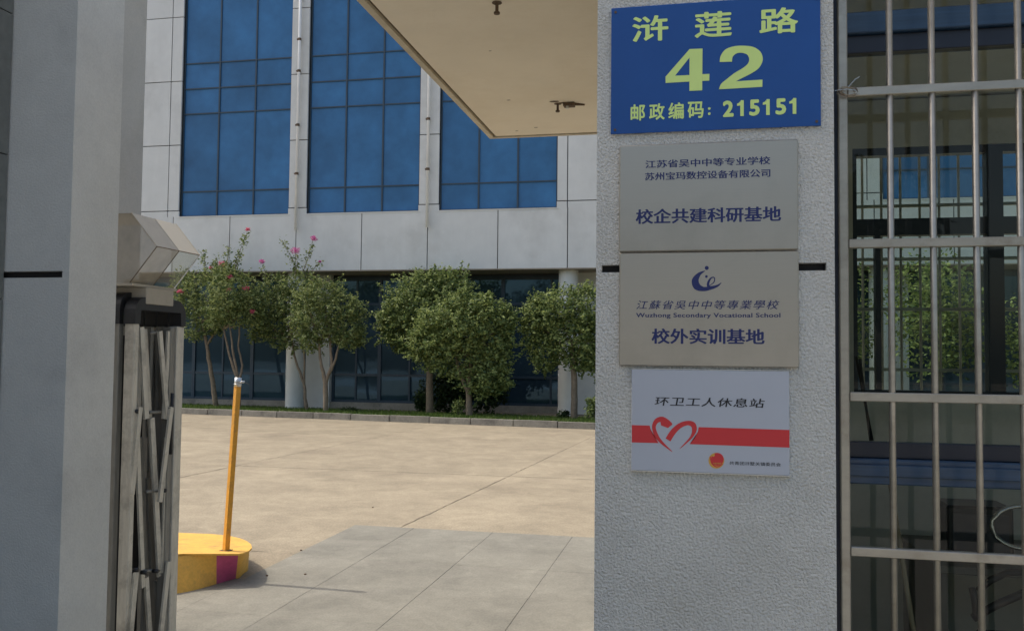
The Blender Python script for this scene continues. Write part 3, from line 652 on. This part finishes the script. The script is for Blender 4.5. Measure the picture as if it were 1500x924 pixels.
# third plate
p3 = tag(empty('rest_station_sign', (.025, PY, 1.37)), 'silver grey sign with red band and open heart, below the steel plaques', 'sign')
box('panel', MT['sheet'], -.2185, .2165, -.012, -.0005, -.1435, .1445, p3, bev=.0012)
box('rim', MT['clamp'], -.2195, .2175, -.0125, -.0005, .1448, .1468, p3); box('rim', MT['clamp'], -.2195, .2175, -.0125, -.0005, -.1458, -.1438, p3)
Yp = PY-.0124
plate_letters(p3, '环卫工人休息站', Z4(360, 205), Z4(1015, 272), Yp, MT['ink'], weight=.004, spread=.010, shear=.12, spacing=1.1)
plate_letters(p3, '共青团浒墅关镇委员会', Z4(805, 588), Z4(1110, 620), Yp, MT['ink'], weight=.006)
a = oY(*Z4(223, 372), Yp); x0 = .025-.2165; x1 = .025+.2145; zt = oY(*Z4(225, 375), Yp).z; zb = oY(*Z4(225, 476), Yp).z
# red band, broken where the grey halo of the heart runs
flat(p3, 'red_band', MT['red'], [(225, 374), (331, 377), (337, 400), (352, 436), (384, 481), (225, 477)], Z4, Yp)
flat(p3, 'red_band', MT['red'], [(622, 386), (1161, 403), (1161, 508), (568, 487), (600, 450), (617, 415)], Z4, Yp)
ribbon(p3, 'heart', MT['red'], [(462, 374), (440, 358), (405, 340), (372, 350), (356, 385), (368, 430), (400, 475), (466, 533)], [14, 28, 32, 28, 22, 24, 18, 2], Z4, Yp-.00003)
ribbon(p3, 'heart', MT['red'], [(440, 462), (470, 415), (510, 378), (555, 362), (588, 372), (596, 405), (575, 450), (510, 514)], [34, 34, 30, 26, 32, 28, 14, 2], Z4, Yp-.00006)
flat(p3, 'heart', MT['red'], [(395, 352), (462, 372), (440, 392), (398, 376)], Z4, Yp-.00002)
flat(p3, 'youth_badge', MT['gold'], circ(727, 585, 47, 28), Z4, Yp)
flat(p3, 'youth_badge', MT['red'], circ(733, 577, 38, 24), Z4, Yp-.00004)
ribbon(p3, 'youth_badge', MT['red'], [(690, 560), (700, 600), (730, 622), (765, 605)], [6, 7, 7, 5], Z4, Yp-.00008)
flat(p3, 'youth_badge', MT['gold'], circ(709, 552, 9, 12), Z4, Yp-.00008)
plate_letters(p3, '中国共青团', Z4(706, 596), Z4(756, 608), Yp-.0001, MT['gold'], weight=.01)
# ================================================================ GUARD HOUSE
gh = tag(empty('guard_house', (2, 3.6, 0)), 'small guard house with barred window and wide cream canopy roof', 'building'); gh.location = (0, 0, 0)
GX0, GX1, GZ = .30, 3.3, 2.79
WY = 2.80
box('floor', MT['floor'], GX0+.05, GX1, WY+.12, 4.5, -.01, .10, gh)
box('side_wall', MT['room'], GX0+.02, GX0+.1, 2.97, 4.5, -.01, GZ, gh)
box('side_wall', MT['room'], GX1, GX1+.15, 2.7, 4.6, -.01, GZ, gh)
box('front_wall', MT['room'], .42, GX1, WY, WY+.1, -.01, .42, gh)
# rear wall with opening
RY = 4.5; rx0, rx1, rz0, rz1 = .715, 2.6, 1.385, 2.56
m = MB(); m.box(GX0+.1, rx0, RY, RY+.15, .1, GZ); m.box(rx1, GX1, RY, RY+.15, .1, GZ); m.box(rx0, rx1, RY, RY+.15, .1, rz0); m.box(rx0, rx1, RY, RY+.15, rz1, GZ)
m.build('rear_wall', MT['room'], gh)
f = MB(); t = .03
f.box(rx0, rx1, RY+.01, RY+.07, rz1-.035, rz1); f.box(rx0, rx1, RY+.01, RY+.07, rz0, rz0+.02)
f.box(rx0, rx0+.02, RY+.01, RY+.07, rz0+.02, rz1-.035); f.box(rx1-.03, rx1, RY+.01, RY+.07, rz0+.02, rz1-.035)
f.box(rx0+.02, 1.31, RY+.012, RY+.068, 2.14, 2.22); f.box(1.38, rx1-.03, RY+.012, RY+.068, 2.14, 2.22)
f.box(1.31, 1.38, RY+.008, RY+.075, rz0+.02, rz1-.035)
f.box(.818, .842, RY+.014, RY+.066, rz0+.02, 2.14); f.box(2.0, 2.04, RY+.014, RY+.066, rz0+.02, 2.14)
rw = f.build('rear_window', MT['frame'], gh)
for a, b in ((rx0+.02, 1.31), (1.38, rx1-.03)):
    q = MB(); q.face([(a, RY+.04, rz0), (b, RY+.04, rz0), (b, RY+.04, rz1), (a, RY+.04, rz1)]); q.build('pane', MT['wglass'], rw)
g2 = MB().box(rx0-.02, rx1+.02, RY+.24, RY+.255, 2.31, 2.325).build('rear_grille', MT['bar'], gh)
for z in (2.05, 1.8, 1.5): box('bar', MT['bar'], rx0-.02, rx1+.02, RY+.24, RY+.255, z-.008, z+.008, g2)
for i in range(21):
    X = .80+i*.09; MB().tube([(X, RY+.2475, 1.36), (X, RY+.2475, 2.6)], .0065, 6).build('bar', MT['bar'], g2)
# front window: jamb, rails, panes
fx0, fx1 = .372, 3.3
f = MB()
f.box(fx0, .418, WY-.03, WY+.04, .42, GZ)
wf = f.build('front_window', MT['frame'], gh)
box('mullion', MT['frame'], 2.0, 2.06, WY-.03, WY+.04, .42, GZ, wf)
for a, b in ((.418, 2.0), (2.06, 3.2)):
    box('rail', MT['framerail'], a, b, WY-.032, WY+.035, 2.518, 2.582, wf, bev=.003)
    box('rail', MT['frame'], a, b, WY-.012, WY+.03, 2.464, 2.517, wf, bev=.002)
    box('rail', MT['frame'], a, b, WY-.012, WY+.03, 1.262, 1.308, wf, bev=.002)
    box('rail', MT['framerail'], a, b, WY-.034, WY+.035, 1.188, 1.2615, wf, bev=.004)
    box('rail', MT['framerail'], a, b, WY-.044, WY-.0345, 1.212, 1.246, wf, bev=.002)
    box('rail', MT['frame'], a, b, WY-.02, WY+.03, .42, .46, wf, bev=.002)
    for z0, z1 in ((2.582, GZ), (1.308, 2.464), (.46, 1.188)):
        q = MB(); q.face([(a, WY+.005, z0), (b, WY+.005, z0), (b, WY+.005, z1), (a, WY+.005, z1)]); q.build('pane', MT['wglass'], wf)
# security grille in front of the window
GYY = 2.655
def gp(x, y): return oY(x, y, GYY)
g = MB(); xa = gp(1229, 462).x; xb = gp(1243, 462).x
g.box(xa, xb, GYY-.012, GYY+.014, .2, GZ-.01, bev=.003)
gr = g.build('window_grille', MT['bar'], gh)
for yy in (132, 356.5, 580, 812):
    pa = gp(1244, {132: 136.5, 356.5: 357.5, 580: 580.5, 812: 806}[yy]); box('crossbar', MT['bar'], xb+.0005, 2.3, GYY-.012, GYY+.012, pa.z-.0125, pa.z+.0125, gr, bev=.002)
box('crossbar', MT['bar'], xb+.0005, 2.3, GYY-.012, GYY+.012, .60, .625, gr, bev=.002)
for i in range(15):
    X = gp(1306, 462).x+i*(gp(1497, 462).x-gp(1306, 462).x)/3 if i < 4 else gp(1497, 462).x+(i-3)*.116
    if X > 2.25: break
    b = MB().tube([(X, GYY, .3), (X, GYY, GZ-.01)], .009, 14).build('bar', MT['bar'], gr, True)
# frayed wire tied round the grille corner
t = tag(empty('wire_tie', (xb, GYY-.015, gp(1243, 137).z)), 'frayed wire knotted round the top left joint of the window bars', 'wire')
for i in range(9):
    P = []; a0 = random.uniform(0, 6.28); rr = random.uniform(.012, .024)
    for k in range(7):
        a = a0+k*.8; P.append((math.cos(a)*rr*1.3+random.uniform(-.004, .004), -.003+math.sin(a*1.3)*.007, math.sin(a)*rr*.7))
    MB().tube(P, .0009, 4).build('strand', MT['rust' if i % 2 else 'wood'], t)
MB().tube([(-.036, -.004, .004), (-.005, -.008, .006), (.02, -.004, .002)], .0009, 4).build('strand', MT['clamp'], t)
MB().tube([(0, -.006, .012), (.018, -.01, .032), (.03, -.012, .038)], .0008, 4).build('strand', MT['clamp'], t)
# dark strip coloured as the shade in the gap between pillar and grille
box('gap_shade', MT['dark'], .3655, .372, PY+.06, 2.8, -.01, GZ, gh)
# canopy
CX, CY, CZ = -1.19, 4.965, 2.80
box('canopy_slab', MT['canopy'], CX+.045, 3.6, 2.63, CY-.045, CZ, CZ+.16, gh)
lip = MB()
for a, b, z in ((CX, CX+.027, -.004), ):
    lip.box(CX, CX+.027, 2.63, CY, CZ-.003, CZ+.17)
lip.box(CX+.027, 3.6, CY-.027, CY, CZ-.003, CZ+.17)
lip.build('canopy_edge', MT['fascia'], gh)
gm_ = MB(); gm_.box(CX+.027, CX+.045, 2.63, CY-.027, CZ+.012, CZ+.165); gm_.box(CX+.045, 3.6, CY-.045, CY-.027, CZ+.012, CZ+.165); gm_.build('drip_groove', MT['stain'], gh)
# rusty fixings under the canopy
def fixing(px, py, label, big=True):
    p = oZ(px, py, CZ); t = tag(empty('ceiling_fixing', p), label, 'bracket')
    MB().tube([(0, 0, 0), (0, 0, -.035)], .006, 8).build('bolt', MT['rust'], t); MB().tube([(0, 0, -.035), (0, 0, -.042)], .011, 8).build('nut', MT['rust'], t)
    MB().tube([(0, 0, -.0005), (0, 0, -.003)], .018, 10).build('washer', MT['rust'], t)
    if big:
        q = MB(); q.box(.03, .085, -.02, .02, -.018, -.0005); q.tube([(.08, .005, -.004), (.13, .03, -.004)], [.009, .004], 6); q.build('plate', MT['rust'], t)
        MB().tube([(.05, -.01, -.018), (.05, -.01, -.03)], .008, 8).build('hook', MT['clamp'], t)
    return t
fixing(817, 152, 'rusty bolt and bent plate hanging under the canopy near its far edge')
fixing(728, 4, 'short rusty bolt under the canopy near the top of the photo', False)
for (x, y, r) in ((812, 149, .02), (826, 151, .022), (785, 187, .009), (757, 192, .007), (718, 75, .005), (745, 147, .008)):
    c = oZ(x, y, CZ-.0006); MB().face([(c.x+r*math.cos(a)*1.3, c.y+r*math.sin(a)*.7, CZ-.0006-r*.01) for a in np.linspace(0, 6.28, 9)[:-1]]).build('chipped_paint', MT['stain'], gh)
# ---- things inside the guard house
ch = tag(empty('office_chair', oY(1475, 860, 3.4)), 'dark office chair with chrome ring backrest inside the guard house window', 'chair')
cl = ch.location.copy(); ch.location.z = .1; cl = ch.location.copy()
def CP(x, y, Y=3.4): return oY(x, y, Y)-cl
ringc = CP(1500, 772, 3.5); MB().tube([(ringc.x+.105*math.cos(a), ringc.y, ringc.z+.075*math.sin(a)) for a in np.linspace(0, 6.28, 25)], .008, 8).build('backrest', MT['chrome'], ch, True)
MB().tube([CP(1432, 865), CP(1450, 850), CP(1475, 838), CP(1520, 836)], .012, 8).build('armrest', MT['black'], ch, True)
MB().tube([CP(1425, 905), CP(1460, 885), CP(1500, 868), CP(1540, 860)], .014, 8).build('armrest', MT['black'], ch, True)
MB().tube([CP(1424, 860), CP(1428, 880), CP(1430, 900)], .012, 8).build('arm_support', MT['black'], ch, True)
MB().box(-.05, .35, -.2, .25, .40, .46, bev=.02).build('seat', MT['black'], ch); MB().tube([(.15, 0, .1), (.15, 0, .4)], .025, 10).build('gas_column', MT['chrome'], ch)
for k in range(5):
    a = k*1.2566; MB().tube([(.15, 0, .09), (.15+.26*math.cos(a), .26*math.sin(a), .04)], [.02, .012], 6).build('leg', MT['black'], ch)
def stick(name, a, b, r, m, label, cat):
    a = Vector(a); b = Vector(b); t = tag(empty(name, b), label, cat); MB().tube([a-b, Vector((0, 0, 0))], r, 8).build('handle', m, t, True)
    return t
t = stick('broom', oY(1303, 700, 3.2), oY(1350, 1000, 3.1), .008, MT['wood'], 'broom leaning inside the guard house below the blue rail', 'broom')
MB().box(-.12, .12, -.02, .02, -.12, .0, bev=.01).build('head', MT['redcloth'], t)
t = stick('wire_rod', oY(1254, 522, 2.95), oY(1278, 645, 2.92), .004, MT['dark'], 'thin dark rod leaning in the lower left corner of the window', 'rod')
MB().tube([(-.035, 0, .25), (-.006, 0, 0)], .004, 8).build('second_prong', MT['dark'], t)
dk = tag(empty('desk', (1.3, 3.9, .1)), 'dark desk under the rear window of the guard house', 'desk')
MB().box(-.45, .9, -.3, .3, .66, .69, bev=.004).build('top', MT['floor'], dk)
for x in (-.42, .86): MB().box(x-.02, x+.02, -.28, .28, 0, .66).build('side_panel', MT['floor'], dk)
cb = tag(empty('equipment_box', (1.05, 3.85, .79)), 'dark box standing on the desk in the guard house', 'box')
MB().box(-.12, .12, -.1, .1, 0, .2, bev=.01).build('body', MT['black'], cb); MB().box(-.1, .1, -.104, -.1, .03, .17).build('front_panel', MT['frame'], cb)
# ================================================================ LEFT PILLAR, CLADDING, REAR PILLAR
pl = tag(empty('gate_pillar'), 'smooth grey rendered pillar at left with a short dark slot', 'pillar')
slot_pillar(pl, -3.2, -2.062, -2.9, -2.088, MT['smooth'], zt=3.6, depth=.247)
wl = tag(empty('stone_wall'), 'narrow stone clad wall at the left edge of the picture', 'wall')
WX = oY(18.5, 100, PY).x
zs = [0, .6] + [oY(5, y, 2.57).z for y in (867, 437, 225, 18)] + [2.95, 3.6]
box('wall_core', MT['dark'], WX-.5, WX-.021, -1.2, PY-.002, 0, 3.6, wl)
for i in range(len(zs)-1):
    for k in range(5):
        ya = -1.2+k*.76; yb = ya+.76
        box('stone_tile', MT['tile'], WX-.02, WX-.0005*rk.random(), ya+.0015, min(yb, PY-.004)-.0015, zs[i]+.002, zs[i+1]-.002, wl, bev=.001)
r2 = oY(212.5, 150, 4.35).x
rp_ = tag(empty('gate_pillar'), 'plain grey pillar standing deeper, behind the gate motor box', 'pillar')
box('pillar_body', MT['smoothwarm'], r2-.75, r2, 3.92, 4.35, 0, 3.7, rp_, bev=.006); box('footing', MT['kerb'], r2-.78, r2+.02, 3.9, 4.37, 0, .1, rp_, bev=.004)
# ================================================================ FOLDING GATE
fg = tag(empty('folding_gate', (-2.4, 3.4, 0)), 'retracted aluminium scissor gate with black rounded post caps at left', 'gate'); fg.location = (0, 0, 0)
YN, YF = 3.30, 3.635; XG = -2.30
def cap_arch(x0, x1, ya, yb, z, h, par, r=.07):
    prof = []
    for a in np.linspace(0, math.pi/2, 7): prof.append((ya+r-r*math.cos(a), z+h-r+r*math.sin(a)))
    for a in np.linspace(math.pi/2, 0, 7): prof.append((yb-r+r*math.cos(a), z+h-r+r*math.sin(a)))
    prof = [(ya, z)]+prof+[(yb, z)]
    inner = [(yb-.035, z), (yb-.04, z+h-.055), (ya+.04, z+h-.055), (ya+.035, z)]
    m = MB(); n = len(prof)
    m.prism(prof+inner, 'x', x0, x1); return m.build('post_cap', MT['black'], par)
stack = [(-2.345, -2.298)]+[(-2.345-.0625*i, -2.303-.0625*i) for i in range(1, 8)]
for i, (x0, x1) in enumerate(stack):
    dz = 0.0 if i == 0 else .012*((i % 2))
    ya = YN+(.0 if i == 0 else -.008*(i % 2)); yb = YF+.03
    mm = MT['alu'] if i == 0 else MT['alud']  # posts behind the first get the shaded tone
    box('post', mm, x0, x1, ya, ya+.032, .09, 1.70, fg, bev=.003)
    box('post', mm, x0, x1, yb-.056, yb, .09, 1.665, fg, bev=.003)
    cap_arch(x0-.004, x1+.004, ya-.004, yb+.003, 1.665, .135+(.0 if i else -.02), fg)
    for yy in (ya+.016, yb-.017): MB().tube([(x0+.01, yy, .05), (x1-.01, yy, .05)], .05, 12).build('wheel', MT['black'], fg)
XE = -2.293
# dark inner rail of the end frame with its slot
box('inner_post', MT['alud'], XE-.05, XE-.012, YF-.064, YF-.03, .09, 1.66, fg, bev=.003)
q = MB(); za, zb = oX(256, 573, XE).z, oX(256, 667, XE).z
q.tube([(XE-.0105, YF-.045, zb+.008), (XE-.0105, YF-.045, za-.008)], .0085, 10); q.build('slot', MT['black'], fg, True)
# lattice bars of the folded scissors, seen from the end: each runs between two hinge heights
LB = [((207, 479), (214, 613), 9, 0), ((200, 476), (203, 600), 8, .03), ((222, 480), (216, 640), 7, .06), ((234, 485), (245, 613), 8, 0), ((247, 485), (240, 613), 7, .01), ((229, 483), (232, 600), 6, .07), ((205, 596), (193, 724), 8, -.01),
      ((251, 596), (234, 735), 8, -.012), ((222, 612), (234, 843), 10, .02), ((200, 620), (209, 860), 8, .03), ((238, 616), (229, 760), 7, .05), ((199, 838), (188, 960), 9, -.01), ((247, 822), (232, 960), 9, -.01),
      ((214, 845), (222, 970), 8, .03), ((244, 640), (238, 838), 7, .012), ((216, 700), (222, 835), 7, .08), ((212, 482), (224, 700), 7, .045), ((227, 500), (219, 690), 7, .10), ((240, 615), (250, 826), 7, .035), ((206, 640), (213, 832), 7, .065), ((238, 640), (226, 834), 6, .09), ((212, 850), (206, 980), 7, .06), ((228, 850), (236, 980), 7, .05), ((240, 840), (246, 960), 6, .06)]
for (a, b, w, dx) in LB:
    X = XE-.012-max(dx, 0)*.9-(.0 if dx >= 0 else -.012)
    pa, pb = oX(*a, X), oX(*b, X); wm = w/400
    bar_ = MB().bar(pa, pb, wm*1.25, .01, (0, 1, 0)); bo = bar_.build('lattice_bar', MT['alu'] if dx < .05 else MT['alud'], fg)  # deeper bars are coloured darker for shade
for (x, y, w) in ((228, 604, 18), (222, 720, 16), (222, 836, 22), (228, 488, 16)):
    p = oX(x-w/2, y, XE-.03); q = oX(x+w/2, y-1, XE-.03); MB().tube([p, q], .007, 8).build('hinge_rod', MT['alud'], fg, True)
for (x, y) in ((213, 838), (230, 836), (201, 602), (250, 598), (201, 834), (247, 826), (242, 718)):
    p = oX(x, y, XE); MB().tube([p+Vector((-.02, 0, 0)), p+Vector((.004, 0, 0))], .009, 10).build('rivet', MT['black'], fg, True)
box('inner_shade', MT['black'], XE-.16, XE-.15, YN+.05, YF-.05, .12, 1.62, fg)  # black sheet added to stand for the shade inside the folded gate
# head box on top of the gate end + display wedge
e0, e1 = oX(214, 422, XE), oX(255, 447, XE)
box('head_beam', MT['beige'], XE-.3, XE+.002, oX(214, 435, XE).y, oX(254, 435, XE).y, oX(235, 447, XE).z, oX(235, 423, XE).z, fg, bev=.003)
dw = tag(empty('gate_lamp_box', (-2.35, 3.3, 1.8)), 'wedge shaped beige and clear acrylic lamp box on top of the folding gate', 'lamp'); dw.location = (0, 0, 0)
Y1, Y2, Y3 = 3.28, 3.44, 3.60
TX = oY(230, 361, Y1).x; tz = oY(230, 361, Y1).z; tp = oY(193, 312, Y1); bt = oY(190, 414, Y1)
def wedge_faces(ya, yb, mtop, mbot, gap=.001):
    A = MB(); A.face([(tp.x, ya+gap, tp.z), (TX, ya+gap, tz), (TX, yb-gap, tz), (tp.x, yb-gap, tp.z)]); A.face([(tp.x-.003, ya+gap, tp.z-.003), (tp.x-.003, yb-gap, tp.z-.003), (TX-.004, yb-gap, tz), (TX-.004, ya+gap, tz)])
    A.build('roof_panel', mtop, dw)
    B = MB(); B.face([(TX, ya+gap, tz-.0005), (bt.x, ya+gap, bt.z), (bt.x, yb-gap, bt.z), (TX, yb-gap, tz-.0005)]); B.build('lower_panel', mbot, dw)
wedge_faces(Y1, Y2, MT['beige'], MT['milky']); wedge_faces(Y2, Y3, MT['cream'], MT['clear'])
q = MB(); q.face([(tp.x, Y1, tp.z), (TX, Y1, tz), (bt.x, Y1, bt.z), (bt.x-.4, Y1, bt.z), (tp.x-.4, Y1, tp.z)]); q.build('end_panel', MT['milky'], dw)
q = MB(); q.face([(tp.x, Y3, tp.z), (TX, Y3, tz), (bt.x, Y3, bt.z), (bt.x-.02, Y3, bt.z), (tp.x-.02, Y3, tp.z)]); q.build('end_panel', MT['clear'], dw)
q = MB(); q.face([(tp.x-.4, Y1, tp.z), (tp.x, Y1, tp.z), (tp.x, Y3, tp.z), (tp.x-.4, Y3, tp.z)]); q.build('top_panel', MT['beige'], dw)
for (ya, mm, r) in ((Y1, 'stain', .0022), (Y2, 'stain', .002), (Y3, 'pipe', .0028)):
    MB().tube([(tp.x, ya, tp.z), (TX, ya, tz)], r, 6).build('edge_strip', MT['beige'] if mm != 'pipe' else MT['cream'], dw)
    MB().tube([(TX, ya, tz), (bt.x, ya, bt.z)], r, 6).build('edge_strip', MT[mm], dw)
MB().tube([(TX, Y1, tz), (TX, Y3, tz)], .002, 6).build('edge_strip', MT['stain'], dw)
box('base_tray', MT['beige'], bt.x-.42, bt.x+.012, Y1, Y3, bt.z-.012, bt.z-.001, dw)
MB().tube([(bt.x-.05, 3.36, bt.z), (bt.x-.05, 3.36, bt.z+.022)], .03, 16).build('lamp', MT['cream'], dw, True)
# ================================================================ YELLOW ISLAND AND POST
isl = tag(empty('traffic_island', (-3.4, 5.7, 0)), 'low yellow island with a pink stripe and rounded nose beside the gate', 'traffic island'); isl.location = (0, 0, 0)
IA, IB = .248, .085           # the top plate falls gently towards the nose
def oP(x, y, drop=0.0):
    d = ray(x, y); t = (IA-drop+5.18*IB-HC)/(d.z+IB*d.y); return Vector((0, 0, HC))+d*t
def top_z(Y): return IA-IB*(Y-5.18)
top_px = [(240, 811), (268, 810.5), (300, 810.5), (330, 810.5), (350, 810.5), (358, 809), (365, 806), (369, 801.5), (368, 797), (362, 792), (352, 788), (335, 784), (310, 781.5), (268, 780), (230, 779)]
top = [oP(x, y) for x, y in top_px]
top[0] = top[1]+Vector((-.25, -.35, 0)); top[-1] = top[0]+Vector((-1.0, .5, 0))
top.append(None); top[-1], top[-2] = top[-2], top[-3]+Vector((-.7, .0, 0))
for p in top: p.z = top_z(p.y)
base = [Vector((p.x, p.y, 0)) for p in top]
for i, (x, y) in enumerate([(268, 873), (300, 862), (330, 852), (345, 848), (351, 845), (354, 842), (355, 838)]):
    q_ = oZ(x, y, 0); base[i+1] = Vector((q_.x, q_.y, 0)).lerp(base[i+1], .06)
m = MB(); m.face([tuple(p) for p in top]); m.face([tuple(p-Vector((0, 0, .012))) for p in top])
for i in range(len(top)-1): m.face([top[i], top[i+1], top[i+1]-Vector((0, 0, .012)), top[i]-Vector((0, 0, .012))])
m.build('top_plate', MT['yellow'], isl)
cen = sum(top[1:-1], Vector())/(len(top)-2)
if 0: print('ISL', [tuple(round(c, 2) for c in p) for p in top], [tuple(round(c, 2) for c in p[:2]) for p in base])
tl = [p.lerp(cen, .03) for p in top]
def dens(P, n=10):
    out = []
    for i in range(len(P)-1):
        for q in range(n): out.append(P[i].lerp(P[i+1], q/n))
    return out+[P[-1]]
T_ = dens(tl); B_ = dens(base)
for _ in range(60): T_ = [T_[0]]+[(T_[i-1]+T_[i]*2+T_[i+1])/4 for i in range(1, len(T_)-1)]+[T_[-1]]; B_ = [B_[0]]+[(B_[i-1]+B_[i]*2+B_[i+1])/4 for i in range(1, len(B_)-1)]+[B_[-1]]
def loft(i0, i1, m_):
    s_ = MB(); K = 6
    for i in range(i0, i1+1):
        a_ = T_[i].copy(); a_.z = top_z(a_.y)-.0125
        for k in range(K+1): s_.v.append(tuple(a_.lerp(B_[i], k/K)+Vector((0, 0, 0))))
    for i in range(i1-i0):
        for k in range(K): n = i*(K+1)+k; s_.f.append((n, n+K+1, n+K+2, n+1)); s_.m.append(0)
    return s_.build('side_panel', m_, isl, True)
def px_of(p):
    v = p-Vector((0, 0, HC)); return 750+F*v.dot(RX)/v.dot(fw)
ip0 = min(range(60), key=lambda i: abs(px_of(T_[i])-318)); ip1 = min(range(60), key=lambda i: abs(px_of(T_[i])-349))
loft(0, ip0, MT['yellow']); loft(ip0, ip1, MT['pink']); loft(ip1, len(T_)-1, MT['yellow'])
pb = oP(331, 806); po = tag(empty('yellow_post', pb), 'slim orange yellow square post with a metal clamp standing on the island', 'post')
ptop = oY(348, 566, pb.y)-pb; MB().bar((0, 0, .003), ptop, .034, .034, (1, -.6, 0)).build('shaft', MT['rod'], po)
MB().box(-.035, .035, -.03, .03, .0005, .004).build('foot_plate', MT['rust'], po)
ptt = oY(349, 553, pb.y)-pb
MB().tube([ptop, ptt], .0235, 14).build('clamp', MT['clamp'], po, True)
MB().tube([ptop.lerp(ptt, .2), ptop.lerp(ptt, .32)], .026, 14).build('clamp_band', MT['clamp'], po, True)
MB().tube([ptop.lerp(ptt, .5)+Vector((.01, -.01, 0)), ptop.lerp(ptt, .55)+Vector((.055, -.01, .0))], .008, 8).build('wing_bolt', MT['clamp'], po, True)
MB().tube([ptop.lerp(ptt, .5)+Vector((.05, -.01, 0)), ptop.lerp(ptt, .5)+Vector((.085, -.01, -.012))], .0025, 6).build('wire_end', MT['black'], po)
# small stones and chips on the yard
for k, (x, y) in enumerate([(391, 843), (447, 841), (441, 806), (546, 743)]):
    p = oZ(x, y, .01); o = MB().box(-.008, .008, -.007, .007, -.002, .008, bev=.003).build('pebble', MT['rust']); o.location = p
    tag(o, ['small dark stone nearest the yellow island', 'small dark stone on the pale paving right of the island', 'tiny stone at the edge of the pale paving', 'tiny chip on the tan yard beyond the paving'][k], 'stone')
bpy.context.view_layer.update()
